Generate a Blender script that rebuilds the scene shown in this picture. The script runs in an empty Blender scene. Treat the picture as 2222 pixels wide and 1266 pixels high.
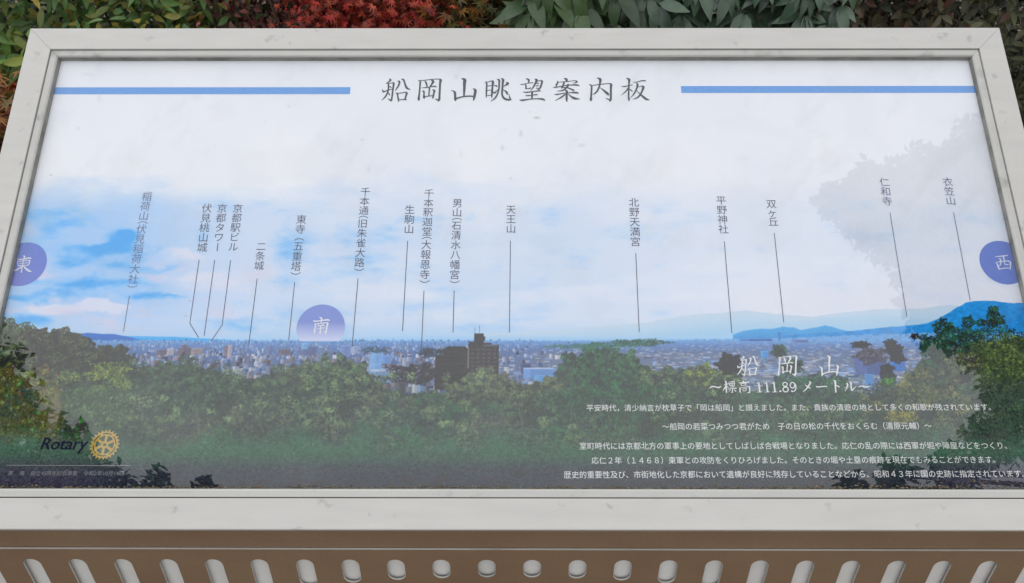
import bpy, math, random
import numpy as np
from mathutils import Matrix, Vector

random.seed(7)
RNG = np.random.default_rng(11)
SC = bpy.context.scene
COL = SC.collection
R_ = math.radians

# ------------------------------------------------------------------ camera, world, sun, exposure
FPX, CU, CV = 1750.0, 1111.0, 633.0           # focal length and centre, in pixels of the 2222 px photograph
EYE = Vector((0.0, 0.0, 1.65))
PITCH = R_(34.7)
cam_d = bpy.data.cameras.new('camera')
cam = bpy.data.objects.new('camera', cam_d); COL.objects.link(cam)
cam_d.sensor_width = 36.0; cam_d.lens = 36.0 * FPX / 2222.0
cam_d.clip_start = 0.02; cam_d.clip_end = 2000
cam.location = EYE; cam.rotation_euler = (math.pi / 2 - PITCH, 0, 0)
cam_d.dof.use_dof = True; cam_d.dof.focus_distance = 1.32; cam_d.dof.aperture_fstop = 16
SC.camera = cam

world = bpy.data.worlds.new('World'); SC.world = world; world.use_nodes = True
wn = world.node_tree; wn.nodes.clear()
def N(t, typ, **kw):
    n = t.nodes.new(typ)
    for k, v in kw.items():
        setattr(n, k, v)
    return n
SUN_EL, SUN_ROT = R_(46), R_(-38)
w_out = N(wn, 'ShaderNodeOutputWorld'); w_bg = N(wn, 'ShaderNodeBackground')
w_sky = N(wn, 'ShaderNodeTexSky', sky_type='NISHITA', sun_disc=False, sun_elevation=SUN_EL, sun_rotation=SUN_ROT)
w_tc = N(wn, 'ShaderNodeTexCoord'); w_noise = N(wn, 'ShaderNodeTexNoise')
w_noise.inputs['Scale'].default_value = 1.6; w_noise.inputs['Detail'].default_value = 6
w_ramp = N(wn, 'ShaderNodeValToRGB')
w_ramp.color_ramp.elements[0].position = 0.35; w_ramp.color_ramp.elements[0].color = (0.85, 0.865, 0.91, 1)
w_ramp.color_ramp.elements[1].position = 0.68; w_ramp.color_ramp.elements[1].color = (1.0, 0.995, 0.98, 1)
w_mul = N(wn, 'ShaderNodeVectorMath', operation='SCALE'); w_mul.inputs['Scale'].default_value = 11.5
w_mix = N(wn, 'ShaderNodeMix', data_type='RGBA'); w_mix.inputs['Factor'].default_value = 0.86
wn.links.new(w_tc.outputs['Generated'], w_noise.inputs['Vector'])
wn.links.new(w_noise.outputs['Fac'], w_ramp.inputs['Fac'])
wn.links.new(w_ramp.outputs['Color'], w_mul.inputs[0])
wn.links.new(w_sky.outputs['Color'], w_mix.inputs['A'])
wn.links.new(w_mul.outputs['Vector'], w_mix.inputs['B'])
wn.links.new(w_mix.outputs['Result'], w_bg.inputs['Color'])
w_bg.inputs['Strength'].default_value = 0.1
wn.links.new(w_bg.outputs['Background'], w_out.inputs['Surface'])

sun_d = bpy.data.lights.new('sun', 'SUN'); sun_d.energy = 0.55; sun_d.angle = R_(25); sun_d.color = (1.0, 0.97, 0.92)
sun = bpy.data.objects.new('sun', sun_d); COL.objects.link(sun)
sun_dir = Vector((math.sin(SUN_ROT) * math.cos(SUN_EL), math.cos(SUN_ROT) * math.cos(SUN_EL), math.sin(SUN_EL)))
sun.rotation_euler = (-sun_dir).to_track_quat('-Z', 'Y').to_euler(); sun.location = (0, -3, 8)

SC.view_settings.view_transform = 'Standard'
try: SC.view_settings.look = 'None'
except Exception: pass
SC.view_settings.gamma = 1.0; SC.view_settings.use_curve_mapping = False
SC.view_settings.exposure = 0.38
SC.cycles.transparent_max_bounces = 12
SC.cycles.use_denoising = True
SC.cycles.denoiser = 'OPENIMAGEDENOISE'
SC.cycles.denoising_input_passes = 'RGB_ALBEDO_NORMAL'
SC.cycles.denoising_prefilter = 'ACCURATE'
SC.cycles.sample_clamp_indirect = 4.0

# ------------------------------------------------------------------ small helpers
def srgb(r, g, b):
    def f(c):
        c = c / 255.0
        return c / 12.92 if c <= 0.04045 else ((c + 0.055) / 1.055) ** 2.4
    return (f(r), f(g), f(b))

def link_mesh(name, me, mat=None, parent=None, mw=None):
    ob = bpy.data.objects.new(name, me); COL.objects.link(ob)
    if mat is not None:
        for m in (mat if isinstance(mat, (list, tuple)) else [mat]):
            me.materials.append(m)
    if parent is not None:
        ob.parent = parent
    if mw is not None:
        inv = parent_world(parent).inverted() if parent is not None else Matrix.Identity(4)
        ob.matrix_basis = inv @ mw
    return ob
_PW = {}
def parent_world(p):
    if p is None: return Matrix.Identity(4)
    return parent_world(p.parent) @ p.matrix_basis
def mesh_of(name, verts, faces, smooth=False, midx=None):
    me = bpy.data.meshes.new(name)
    me.from_pydata([tuple(v) for v in verts], [], [tuple(f) for f in faces])
    if midx is not None:
        me.polygons.foreach_set('material_index', midx)
    if smooth:
        me.polygons.foreach_set('use_smooth', [True] * len(me.polygons))
    me.update()
    return me
def root_empty(name, loc, label, cat, group=None):
    o = bpy.data.objects.new(name, None); COL.objects.link(o)
    o.location = loc; o.empty_display_size = 0.1
    o.matrix_basis = Matrix.Translation(loc)
    o['label'] = label; o['category'] = cat
    if group: o['group'] = group
    return o

def new_mat(name):
    m = bpy.data.materials.new(name); m.use_nodes = True
    t = m.node_tree; b = t.nodes['Principled BSDF']
    return m, t, b

# ------------------------------------------------------------------ materials
def painted_metal(name, base, stain, rough=0.42, stain_scale=9.0, spec=0.5, grain=0.04, stain_at=(0.60, 0.74), bump=0.02):
    m, t, b = new_mat(name)
    tc = N(t, 'ShaderNodeTexCoord')
    n1 = N(t, 'ShaderNodeTexNoise'); n1.inputs['Scale'].default_value = stain_scale; n1.inputs['Detail'].default_value = 4; n1.inputs['Roughness'].default_value = 0.55
    n1.inputs['Distortion'].default_value = 0.0
    r1 = N(t, 'ShaderNodeMapRange'); r1.inputs['From Min'].default_value = stain_at[0]; r1.inputs['From Max'].default_value = stain_at[1]
    mp = N(t, 'ShaderNodeMapping'); mp.inputs['Scale'].default_value = (3.0, 14.0, 8.0)
    n2 = N(t, 'ShaderNodeTexNoise'); n2.inputs['Scale'].default_value = 3.0; n2.inputs['Detail'].default_value = 5
    n3 = N(t, 'ShaderNodeTexNoise'); n3.inputs['Scale'].default_value = 520.0; n3.inputs['Detail'].default_value = 2
    mx = N(t, 'ShaderNodeMix', data_type='RGBA'); mx.inputs['A'].default_value = (*base, 1); mx.inputs['B'].default_value = (*stain, 1)
    t.links.new(tc.outputs['Object'], n1.inputs['Vector']); t.links.new(tc.outputs['Object'], mp.inputs['Vector'])
    t.links.new(mp.outputs['Vector'], n2.inputs['Vector']); t.links.new(tc.outputs['Object'], n3.inputs['Vector'])
    t.links.new(n1.outputs['Fac'], r1.inputs['Value'])
    ms = N(t, 'ShaderNodeMath', operation='MULTIPLY'); ms.inputs[1].default_value = 0.75
    t.links.new(r1.outputs['Result'], ms.inputs[0]); t.links.new(ms.outputs[0], mx.inputs['Factor'])
    # fine mottling
    a = N(t, 'ShaderNodeMath', operation='MULTIPLY_ADD'); a.inputs[1].default_value = 0.22; a.inputs[2].default_value = 0.89
    t.links.new(n2.outputs['Fac'], a.inputs[0])
    g = N(t, 'ShaderNodeMath', operation='MULTIPLY_ADD'); g.inputs[1].default_value = grain * 4; g.inputs[2].default_value = 1 - grain * 2
    t.links.new(n3.outputs['Fac'], g.inputs[0])
    mm = N(t, 'ShaderNodeMath', operation='MULTIPLY'); t.links.new(a.outputs[0], mm.inputs[0]); t.links.new(g.outputs[0], mm.inputs[1])
    sc = N(t, 'ShaderNodeVectorMath', operation='SCALE')
    t.links.new(mx.outputs['Result'], sc.inputs[0]); t.links.new(mm.outputs[0], sc.inputs['Scale'])
    t.links.new(sc.outputs['Vector'], b.inputs['Base Color'])
    b.inputs['Roughness'].default_value = rough; b.inputs['Specular IOR Level'].default_value = spec
    bp = N(t, 'ShaderNodeBump'); bp.inputs['Strength'].default_value = bump; bp.inputs['Distance'].default_value = 0.001
    t.links.new(n3.outputs['Fac'], bp.inputs['Height']); t.links.new(bp.outputs['Normal'], b.inputs['Normal'])
    return m

M_FRAME = painted_metal('grey_satin_aluminium', (0.505, 0.492, 0.462), (0.30, 0.295, 0.28), stain_scale=26, stain_at=(0.64, 0.74))
M_BEAD = painted_metal('bead_aluminium', (0.46, 0.455, 0.425), (0.24, 0.24, 0.22), rough=0.38, stain_scale=14)
M_LIP_SHADE = painted_metal('lip_shade_grey', (0.24, 0.235, 0.21), (0.11, 0.11, 0.095), rough=0.7, stain_scale=30, stain_at=(.45, .7))  # darker grey standing in for shade on the bead's inner wall
M_DARK = painted_metal('dark_gap', (0.03, 0.03, 0.03), (0.02, 0.02, 0.02), rough=0.8)
M_BROWN = painted_metal('brown_coated_steel', (0.215, 0.143, 0.088), (0.19, 0.115, 0.070), rough=0.55, stain_scale=5, grain=0.10, spec=0.25, stain_at=(0.42, 0.75), bump=0.05)
M_EDGE = painted_metal('bare_cut_edge', (0.50, 0.49, 0.45), (0.35, 0.34, 0.31), rough=0.5)
M_BACK = painted_metal('pale_backing_steel', (0.66, 0.65, 0.62), (0.56, 0.55, 0.52), rough=0.6, grain=0.03)

def flat_mat(name, rgb, rough=0.6):
    m, t, b = new_mat(name)
    tc = N(t, 'ShaderNodeTexCoord'); n = N(t, 'ShaderNodeTexNoise'); n.inputs['Scale'].default_value = 260
    a = N(t, 'ShaderNodeMath', operation='MULTIPLY_ADD'); a.inputs[1].default_value = 0.3; a.inputs[2].default_value = 0.85
    s = N(t, 'ShaderNodeVectorMath', operation='SCALE'); s.inputs[0].default_value = rgb
    t.links.new(tc.outputs['Object'], n.inputs['Vector']); t.links.new(n.outputs['Fac'], a.inputs[0]); t.links.new(a.outputs[0], s.inputs['Scale'])
    t.links.new(s.outputs['Vector'], b.inputs['Base Color'])
    b.inputs['Roughness'].default_value = rough; b.inputs['Specular IOR Level'].default_value = 0.1
    return m
M_INK = flat_mat('dark_ink', (0.030, 0.028, 0.048))
M_LABEL = flat_mat('slate_blue_ink', (0.045, 0.052, 0.105))
M_LABEL_PALE = flat_mat('faded_slate_ink', (0.17, 0.20, 0.30))
M_LABEL_LEFT = flat_mat('faded_blue_ink', (0.10, 0.14, 0.27))
M_WHITE = flat_mat('white_ink', (0.74, 0.75, 0.74))
M_WHITE2 = flat_mat('off_white_ink', (0.62, 0.65, 0.74))
M_CAPTION = flat_mat('grey_ink', (0.24, 0.24, 0.25))
M_BAND = flat_mat('sky_blue_ink', (0.10, 0.30, 0.68))
M_NAVY = flat_mat('navy_ink', (0.008, 0.008, 0.030))
M_GOLD = flat_mat('gold_ink', (0.46, 0.315, 0.075))

# ------------------------------------------------------------------ the board's own coordinate frame
def rot(rx, ry, rz):
    return (Matrix.Rotation(rz, 3, 'Z') @ Matrix.Rotation(ry, 3, 'Y') @ Matrix.Rotation(rx, 3, 'X')).to_4x4()
CAMW = Matrix.Translation(EYE) @ Matrix.Rotation(math.pi / 2 - PITCH, 4, 'X')
B_ROT = rot(-0.3437, -0.0031, -0.0002)
B_CAM = Matrix.Translation((0.0038, 0.4896, -1.4977)) @ B_ROT
BW = CAMW @ B_CAM                                # board local -> world; X right, Y up the face, Z out of it
OW, OH, FW = 0.90, 0.85 + 0.0458, 0.0458         # half width, height, rail width
GAP, BEAD = 0.0016, 0.0125
IN = FW + GAP + BEAD                             # visible opening starts here
Z_PRINT = -0.017

_Bc = np.array(B_CAM)
_Bi = np.linalg.inv(_Bc)
def plane(u, v, z=Z_PRINT):
    """a point of the photograph (2222 px wide) laid down on the sheet's own plane"""
    d = np.array([(u - CU) / FPX, -(v - CV) / FPX, -1.0])
    o = _Bi[:3, 3]; dl = _Bi[:3, :3] @ d
    t = (z - o[2]) / dl[2]
    p = o + t * dl
    return float(p[0]), float(p[1])
def to_photo(X, Y, z=Z_PRINT):
    P = [_Bc[i, 0] * X + _Bc[i, 1] * Y + _Bc[i, 2] * z + _Bc[i, 3] for i in range(3)]
    return CU + FPX * P[0] / -P[2], CV - FPX * P[1] / -P[2]

# ------------------------------------------------------------------ GROUND
def fbm_grid(x, y, seed=0, octaves=4, gain=0.5):
    r = np.random.default_rng(seed); tot = np.zeros_like(x, dtype=np.float32); amp = 1.0; s = 0.0
    for o in range(octaves):
        g = r.random((256, 256)).astype(np.float32)
        xf = x * (2 ** o) + 17.3 * o; yf = y * (2 ** o) + 9.1 * o
        xi = np.floor(xf).astype(np.int32); yi = np.floor(yf).astype(np.int32)
        fx = (xf - xi).astype(np.float32); fy = (yf - yi).astype(np.float32)
        fx = fx * fx * (3 - 2 * fx); fy = fy * fy * (3 - 2 * fy)
        a = g[yi & 255, xi & 255]; b = g[yi & 255, (xi + 1) & 255]; c = g[(yi + 1) & 255, xi & 255]; d = g[(yi + 1) & 255, (xi + 1) & 255]
        tot += amp * ((a * (1 - fx) + b * fx) * (1 - fy) + (c * (1 - fx) + d * fx) * fy)
        s += amp; amp *= gain
    return tot / s

def ground_height(x, y):
    return -0.10 * np.maximum(0, y - 1.2) - 0.02 * np.maximum(0, y - 8)
nx = 90
gs = np.sign(np.linspace(-1, 1, nx)) * (np.abs(np.linspace(-1, 1, nx)) ** 3.2) * 300
GX, GY = np.meshgrid(gs, gs)
GZ = ground_height(GX, GY) + 0.03 * (fbm_grid(GX * 1.5 + 400, GY * 1.5 + 400, 5) - 0.5) * (np.abs(GY) > 0.9)
gv = np.stack([GX, GY, GZ], -1).reshape(-1, 3)
gf = [(j * nx + i, j * nx + i + 1, (j + 1) * nx + i + 1, (j + 1) * nx + i) for j in range(nx - 1) for i in range(nx - 1)]
m, t, b = new_mat('bare_soil')
tc = N(t, 'ShaderNodeTexCoord'); n1 = N(t, 'ShaderNodeTexNoise'); n1.inputs['Scale'].default_value = 6; n1.inputs['Detail'].default_value = 8
rp = N(t, 'ShaderNodeValToRGB'); rp.color_ramp.elements[0].color = (0.035, 0.025, 0.016, 1); rp.color_ramp.elements[1].color = (0.12, 0.088, 0.056, 1)
rp.color_ramp.elements[0].position = 0.35; rp.color_ramp.elements[1].position = 0.7
t.links.new(tc.outputs['Object'], n1.inputs['Vector']); t.links.new(n1.outputs['Fac'], rp.inputs['Fac']); t.links.new(rp.outputs['Color'], b.inputs['Base Color'])
b.inputs['Roughness'].default_value = 0.95
M_SOIL = m
g = link_mesh('ground', mesh_of('ground', gv, gf, True), M_SOIL); g['kind'] = 'structure'

# ------------------------------------------------------------------ THE INFORMATION BOARD
board = root_empty('information_board', (0, BW.translation.y - 0.3, 0),
                   'grey framed panorama board tilted like a desk, with city view and Japanese lettering', 'information board')

def board_part(name, verts, faces, mat, parent=None, smooth=False, midx=None):
    return link_mesh(name, mesh_of(name, verts, faces, smooth, midx), mat, parent or board, BW)

def ring_rails(name, o_in, o_out, prof, mat, nameparent=None):
    """four mitred rails; prof = list of (offset from outer edge, z), swept round the rectangle"""
    corners = lambda d: [(-OW + d, -d), (OW - d, -d), (OW - d, -OH + d), (-OW + d, -OH + d)]
    out = []
    for k in range(4):
        vs = []; fs = []
        n = len(prof)
        eps = 0.00025
        for (d, z) in prof:
            c = corners(d); a = c[k]; bq = c[(k + 1) % 4]
            L = math.hypot(bq[0] - a[0], bq[1] - a[1]); ux, uy = (bq[0] - a[0]) / L, (bq[1] - a[1]) / L
            vs.append((a[0] + ux * eps, a[1] + uy * eps, z)); vs.append((bq[0] - ux * eps, bq[1] - uy * eps, z))
        for i in range(n):
            j = (i + 1) % n
            fs.append((2 * i, 2 * i + 1, 2 * j + 1, 2 * j))
        fs.append(tuple(2 * i for i in range(n))[::-1]); fs.append(tuple(2 * i + 1 for i in range(n)))
        out.append(board_part(name, vs, fs, mat))
    return out
r = 0.0016
prof = [(0, -0.045), (0, -r), (r * 0.3, -r * 0.3), (r, 0), (FW - r * 0.6, 0), (FW - r * 0.15, -r * 0.15), (FW, -r * 0.6), (FW, -0.045)]
rails = ring_rails('frame_rail', 0, FW, prof, M_FRAME)
b0, b1 = FW + GAP, IN
prof = [(b0, -0.030), (b0, -0.0030), (b0 + 0.0008, -0.0022), (b1 - 0.0030, -0.0022), (b1 - 0.0010, -0.0030), (b1, -0.0052), (b1, -0.030)]
ring_rails('glazing_bead', 0, 0, prof, M_BEAD)
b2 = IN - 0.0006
ring_rails('lip_shade_strip', 0, 0, [(b2, -0.0165), (b2, -0.0066), (b2 + 0.0008, -0.0062), (b2 + 0.0011, -0.0066), (b2 + 0.0011, -0.0165)], M_LIP_SHADE)  # added dark strip: the shadow band between bead and sheet, put in as colour
# dark floor of the narrow joint between rail and bead, and the tray behind the sheet
board_part('back_tray', [(-OW + 0.004, -0.004, -0.034), (OW - 0.004, -0.004, -0.034), (OW - 0.004, -OH + 0.004, -0.034), (-OW + 0.004, -OH + 0.004, -0.034),
                         (-OW + 0.004, -0.004, -0.040), (OW - 0.004, -0.004, -0.040), (OW - 0.004, -OH + 0.004, -0.040), (-OW + 0.004, -OH + 0.004, -0.040)],
           [(3, 2, 1, 0), (4, 5, 6, 7), (0, 1, 5, 4), (1, 2, 6, 5), (2, 3, 7, 6), (3, 0, 4, 7)], M_DARK)

# ------------------------------------------------------------------ the printed panorama, painted into an image
PX0, PX1 = -OW + IN - 0.004, OW - IN + 0.004
PY1, PY0 = -IN + 0.004, -OH + IN - 0.004
TEX = 1640.0
TW, TH = int((PX1 - PX0) * TEX), int((PY1 - PY0) * TEX)
jj, ii = np.meshgrid(np.arange(TH), np.arange(TW), indexing='ij')
LX = PX0 + (ii + 0.5) / TEX; LY = PY1 - (jj + 0.5) / TEX
U, V = to_photo(LX, LY)
U = U.astype(np.float32); V = V.astype(np.float32)

def sm(a, b_, x):
    k = np.clip((x - a) / (b_ - a), 0, 1); return k * k * (3 - 2 * k)
def mixc(img, col, a):
    a = a[..., None] if np.ndim(a) == 2 else a
    return img * (1 - a) + np.asarray(col, np.float32) * a
def L3(*c): return np.array(c, np.float32)

img = np.zeros((TH, TW, 3), np.float32) + L3(231, 233, 239)
# soft off-white mottling of the sheet
img += ((fbm_grid(U / 210 + 3, V / 170 + 5, 1, 3) - 0.5) * 9)[..., None] * L3(1.1, .8, .5)
# printed sky: blue on the left fading away to the right
n = fbm_grid(U / 150 + 20, V / 52 + 11, 3, 5, 0.55)
n2 = fbm_grid(U / 90 + 50, V / 34 + 31, 4, 5, 0.55)
wu = (fbm_grid(U / 45 + 3, V / 30 + 8, 71, 4) - .5) * 70; wv = (fbm_grid(U / 50 + 13, V / 30 + 28, 72, 4) - .5) * 34
UW, VW = U + wu, V + wv
low = sm(365, 525, V + (n - 0.5) * 150 + wv)
side = np.interp(U, [-200, 300, 420, 600, 850, 1200, 1600, 2400], [1, 1, .80, .64, .62, .50, .20, .14]).astype(np.float32)
img = mixc(img, (180, 206, 238), low * side * 0.95)
img = mixc(img, (140, 190, 240), low * sm(560, 200, U) * .75 * sm(720, 640, V))
img = mixc(img, (216, 222, 236), low * 0.30)
bias = np.zeros_like(U)
for (cx, cy, rx, ry, w) in [(100, 458, 60, 20, .5), (150, 492, 50, 14, .5), (272, 510, 30, 18, .8), (225, 540, 115, 17, 1.0), (130, 566, 45, 13, .8), (60, 502, 40, 16, -.2),
                            (215, 612, 150, 17, 1.0), (330, 643, 85, 10, .7), (28, 648, 55, 12, 1.0), (110, 636, 70, 9, .7), (60, 590, 40, 9, -.5), (180, 585, 80, 9, -.5), (385, 548, 60, 17, -.9),
                            (430, 612, 80, 22, -.9), (85, 672, 62, 15, -1.1), (215, 662, 70, 16, -1.0), (330, 583, 80, 12, .35), (330, 455, 80, 20, -.6), (140, 425, 80, 12, -.4), (300, 690, 180, 16, .25), (60, 700, 60, 12, .3),
                            (560, 690, 110, 26, .35), (440, 520, 50, 30, .15), (620, 530, 50, 30, .3), (690, 690, 60, 30, .2), (760, 560, 60, 60, .3), (900, 600, 130, 60, .25), (520, 620, 60, 30, -.3), (1240, 560, 150, 60, .05), (1850, 640, 40, 24, .45)]:
    bias += w * np.exp(-(((UW - cx) / rx) ** 2 + ((VW - cy) / ry) ** 2))
bl = np.clip(((n2 - 0.5) * 1.6 + bias * 0.9) * np.clip(side * 1.1, .3, 1) + .05 * side, 0, 1) * sm(385, 470, V + bias * 40)
img = mixc(img, (146, 196, 240), sm(0.0, 0.55, bl) * 0.95)
img = mixc(img, (92, 172, 236), sm(0.32, 0.95, bl) * 0.95)
cw = np.clip(((n - 0.56) * 2.2 - bias * 1.3) * side, 0, 1) * sm(440, 540, V)
img = mixc(img, (220, 221, 235), sm(0.05, .7, cw) * .85)
pk = np.clip((fbm_grid(U / 80 + 5, V / 26 + 3, 9, 4) - 0.52) * 4, 0, 1) * sm(520, 620, V) * sm(900, 300, U) * (1 - sm(.05, .4, bl))
img = mixc(img, (216, 209, 226), pk * 0.75)
img = mixc(img, (226, 230, 240), np.clip((fbm_grid(U / 260 + 9, V / 38 + 3, 19, 4) - 0.5) * 3, 0, 1) * sm(450, 600, V) * sm(500, 900, U) * .8)
img = mixc(img, (196, 216, 236), np.clip((fbm_grid(U / 200 + 2, V / 40 + 31, 29, 4) - 0.52) * 3.4, 0, 1) * sm(450, 600, V) * sm(500, 760, U) * sm(1700, 1200, U) * .7)
# brightening to the horizon haze
img = mixc(img, (172, 208, 238), sm(690, 742, V) * 0.75 * sm(1500, 900, U))
img = mixc(img, (232, 227, 234), sm(560, 660, V) * sm(1500, 1700, U) * 0.35)

def ridge(pts, col_top, col_bot, ybot, seed=0, rough=1.6, alpha=1.0, noise=0.0):
    global img
    xs, ys = zip(*pts)
    yt = np.interp(U, xs, ys) + (fbm_grid(U / 14 + 7, U * 0 + seed, seed + 40, 3) - 0.5) * 2 * rough
    a = sm(-0.7, 0.7, V - yt) * (V < 900)
    k = np.clip((V - yt) / np.maximum(ybot - yt, 1), 0, 1)[..., None]
    c = L3(*col_top) * (1 - k) + L3(*col_bot) * k
    if noise:
        c = c * (1 + noise * (fbm_grid(U / 7, V / 4, seed + 3, 4)[..., None] - 0.5))
    inside = ((U > xs[0]) & (U < xs[-1])).astype(np.float32)
    aa = (a * inside * alpha)[..., None]
    img = img * (1 - aa) + c * aa
ridge([(1030, 728), (1100, 722), (1200, 717), (1300, 708), (1400, 700), (1480, 685), (1560, 679), (1620, 673), (1680, 681), (1760, 687), (1850, 676), (1900, 671), (2000, 669), (2060, 661), (2100, 668), (2400, 690)], (200, 216, 231), (170, 208, 235), 745, 1, 1.2)
ridge([(1380, 726), (1480, 712), (1560, 700), (1620, 697), (1700, 700), (1800, 690), (1900, 685), (1990, 690), (2100, 700), (2400, 720)], (182, 210, 230), (150, 200, 235), 745, 4, 1.6, .5)
ridge([(-200, 732), (700, 731), (900, 727), (1300, 729), (2400, 727)], (184, 212, 238), (132, 190, 236), 745, 2, 1.0, .6)
ridge([(262, 729), (300, 729), (380, 731), (450, 735), (520, 740), (580, 745)], (98, 184, 238), (92, 160, 228), 748, 5, 0.8)
ridge([(158, 731), (172, 725), (190, 722), (212, 724), (250, 725), (272, 729), (300, 736), (330, 741), (420, 743), (520, 748)], (84, 130, 202), (78, 118, 190), 750, 6, 0.8)
ridge([(1590, 726), (1612, 718), (1640, 714), (1672, 714), (1700, 709), (1722, 711), (1738, 716), (1760, 712), (1790, 706), (1815, 712), (1850, 722)], (104, 176, 226), (92, 150, 208), 745, 7, 1.0)
ridge([(1700, 728), (1840, 719), (1900, 712), (1960, 708), (2005, 703), (2040, 690), (2070, 671), (2095, 657), (2130, 652), (2160, 654), (2200, 658), (2260, 655), (2420, 668)], (88, 158, 220), (76, 144, 208), 760, 8, 1.2, 1.0, 0.22)

# city ground tone
hz = np.interp(U, [-200, 1350, 1520, 1700, 1860, 2000, 2400], [739, 739, 737, 734, 726, 722, 722]) + (fbm_grid(U / 5, U * 0 + 3, 88, 2) - .5) * 4
k = sm(-1, 2, V - hz)
cg = np.stack([np.interp(V, [738, 748, 765, 800, 880], c) for c in ([128, 108, 96, 92, 92], [178, 142, 118, 104, 100], [228, 198, 165, 138, 124])], -1)
img = img * (1 - k[..., None]) + cg * k[..., None]
img = mixc(img, (118, 128, 152), sm(750, 775, V) * sm(1000, 1250, U) * .85)

def tex_xy(u, v):
    d = np.stack([(u - CU) / FPX, -(v - CV) / FPX, -np.ones_like(u)], -1)
    o = _Bi[:3, 3]; dl = d @ _Bi[:3, :3].T
    t_ = (Z_PRINT - o[2]) / dl[..., 2]
    return (o[0] + t_ * dl[..., 0] - PX0) * TEX, (PY1 - (o[1] + t_ * dl[..., 1])) * TEX
def rect(x, y, w, h, c):
    x0, x1, y0, y1 = int(max(0, x)), int(min(TW, x + w)), int(max(0, y)), int(min(TH, y + h))
    if x1 > x0 and y1 > y0: img[y0:y1, x0:x1] = c
# city: many small buildings from the horizon forwards
nb = 5200
tb = RNG.random(nb) ** 1.5
vb = 740 + tb * 118
order = np.argsort(vb); vb = vb[order]; tb = tb[order]
ub = RNG.random(nb) * 2440 - 110
vb = vb - np.interp(ub, [1350, 1520, 1700, 1860, 2000], [0, 2, 5, 12, 15]) * (1 - tb)
bx, by = tex_xy(ub, vb)
tall = [(204, 204, 220), (218, 214, 224), (186, 190, 212), (150, 156, 182), (112, 136, 186), (124, 110, 118), (92, 92, 112), (164, 172, 200), (132, 158, 206), (150, 132, 134)]
roof = [(108, 118, 148), (122, 142, 180), (98, 104, 128), (136, 138, 152), (118, 154, 200), (154, 160, 180), (126, 122, 130), (110, 126, 126), (168, 168, 184)]
for q in range(nb):
    s = 2.8 + 14 * tb[q] ** 1.2
    fog = max(0, 1 - tb[q] * 3.4) * 0.75
    fc = L3(112, 160, 216)
    left = ub[q] < 1120 + random.gauss(0, 90)
    if left:
        w, h = s * random.uniform(.8, 1.9), s * random.uniform(.8, 2.0)
        c = L3(*random.choice(tall)) * random.uniform(.82, 1.08)
        c = c * (1 - fog) + fc * fog
        rect(bx[q], by[q] - h, w, h, c * 0.84)
        rect(bx[q], by[q] - h, w * .42, h, np.minimum(c * 1.16, 236))
        if s > 7:
            for z in range(int(h / 3)):
                rect(bx[q] + 1, by[q] - h + 2 + z * 3, w - 2, 1, c * 0.66)
    else:
        w, h = s * random.uniform(1.3, 3.2), max(1.2, s * random.uniform(.35, .7))
        c = L3(*random.choice(roof)) * random.uniform(.82, 1.12)
        c = c * (1 - fog) + fc * fog
        rect(bx[q], by[q] - h, w, h, c)
        if random.random() < .8:
            lc = L3(216, 212, 222) * random.uniform(.85, 1.05); lc = lc * (1 - fog * .6) + fc * fog * .6
            rect(bx[q] + w * .1, by[q] - h * random.uniform(.5, 1.1), w * random.uniform(.4, .9), max(1.2, h * random.uniform(.28, .5)), lc)
        if random.random() < .3 and s > 6:
            rect(bx[q] + w * .2, by[q] - h * .5, w * .4, h * .9, L3(118, 158, 214) * random.uniform(.8, 1.1))
def prect(u0, v0, u1, v1, c):
    x0, y0 = tex_xy(np.array([u0]), np.array([v0])); x1, y1 = tex_xy(np.array([u1]), np.array([v1]))
    rect(x0[0], y0[0], x1[0] - x0[0], y1[0] - y0[0], L3(*c))
def city_block(u0, v0, u1, v1, c):
    prect(u0, v0, u1, v1, c); c = np.array(c, float)
    if v1 - v0 < 5: return
    prect(u0, v0, u0 + (u1 - u0) * random.uniform(.2, .45), v1, np.minimum(c * 1.12, 235)); prect(u0, v0, u1, v0 + 1.2, c * 1.2)
    v = v0 + 3
    while v < v1 - 1:
        u = u0 + 1.5
        while u < u1 - 2:
            if random.random() < .8: prect(u, v, u + 1.8, v + 1.3, c * random.uniform(.7, .9))
            u += 3.4
        v += 3.2
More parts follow.
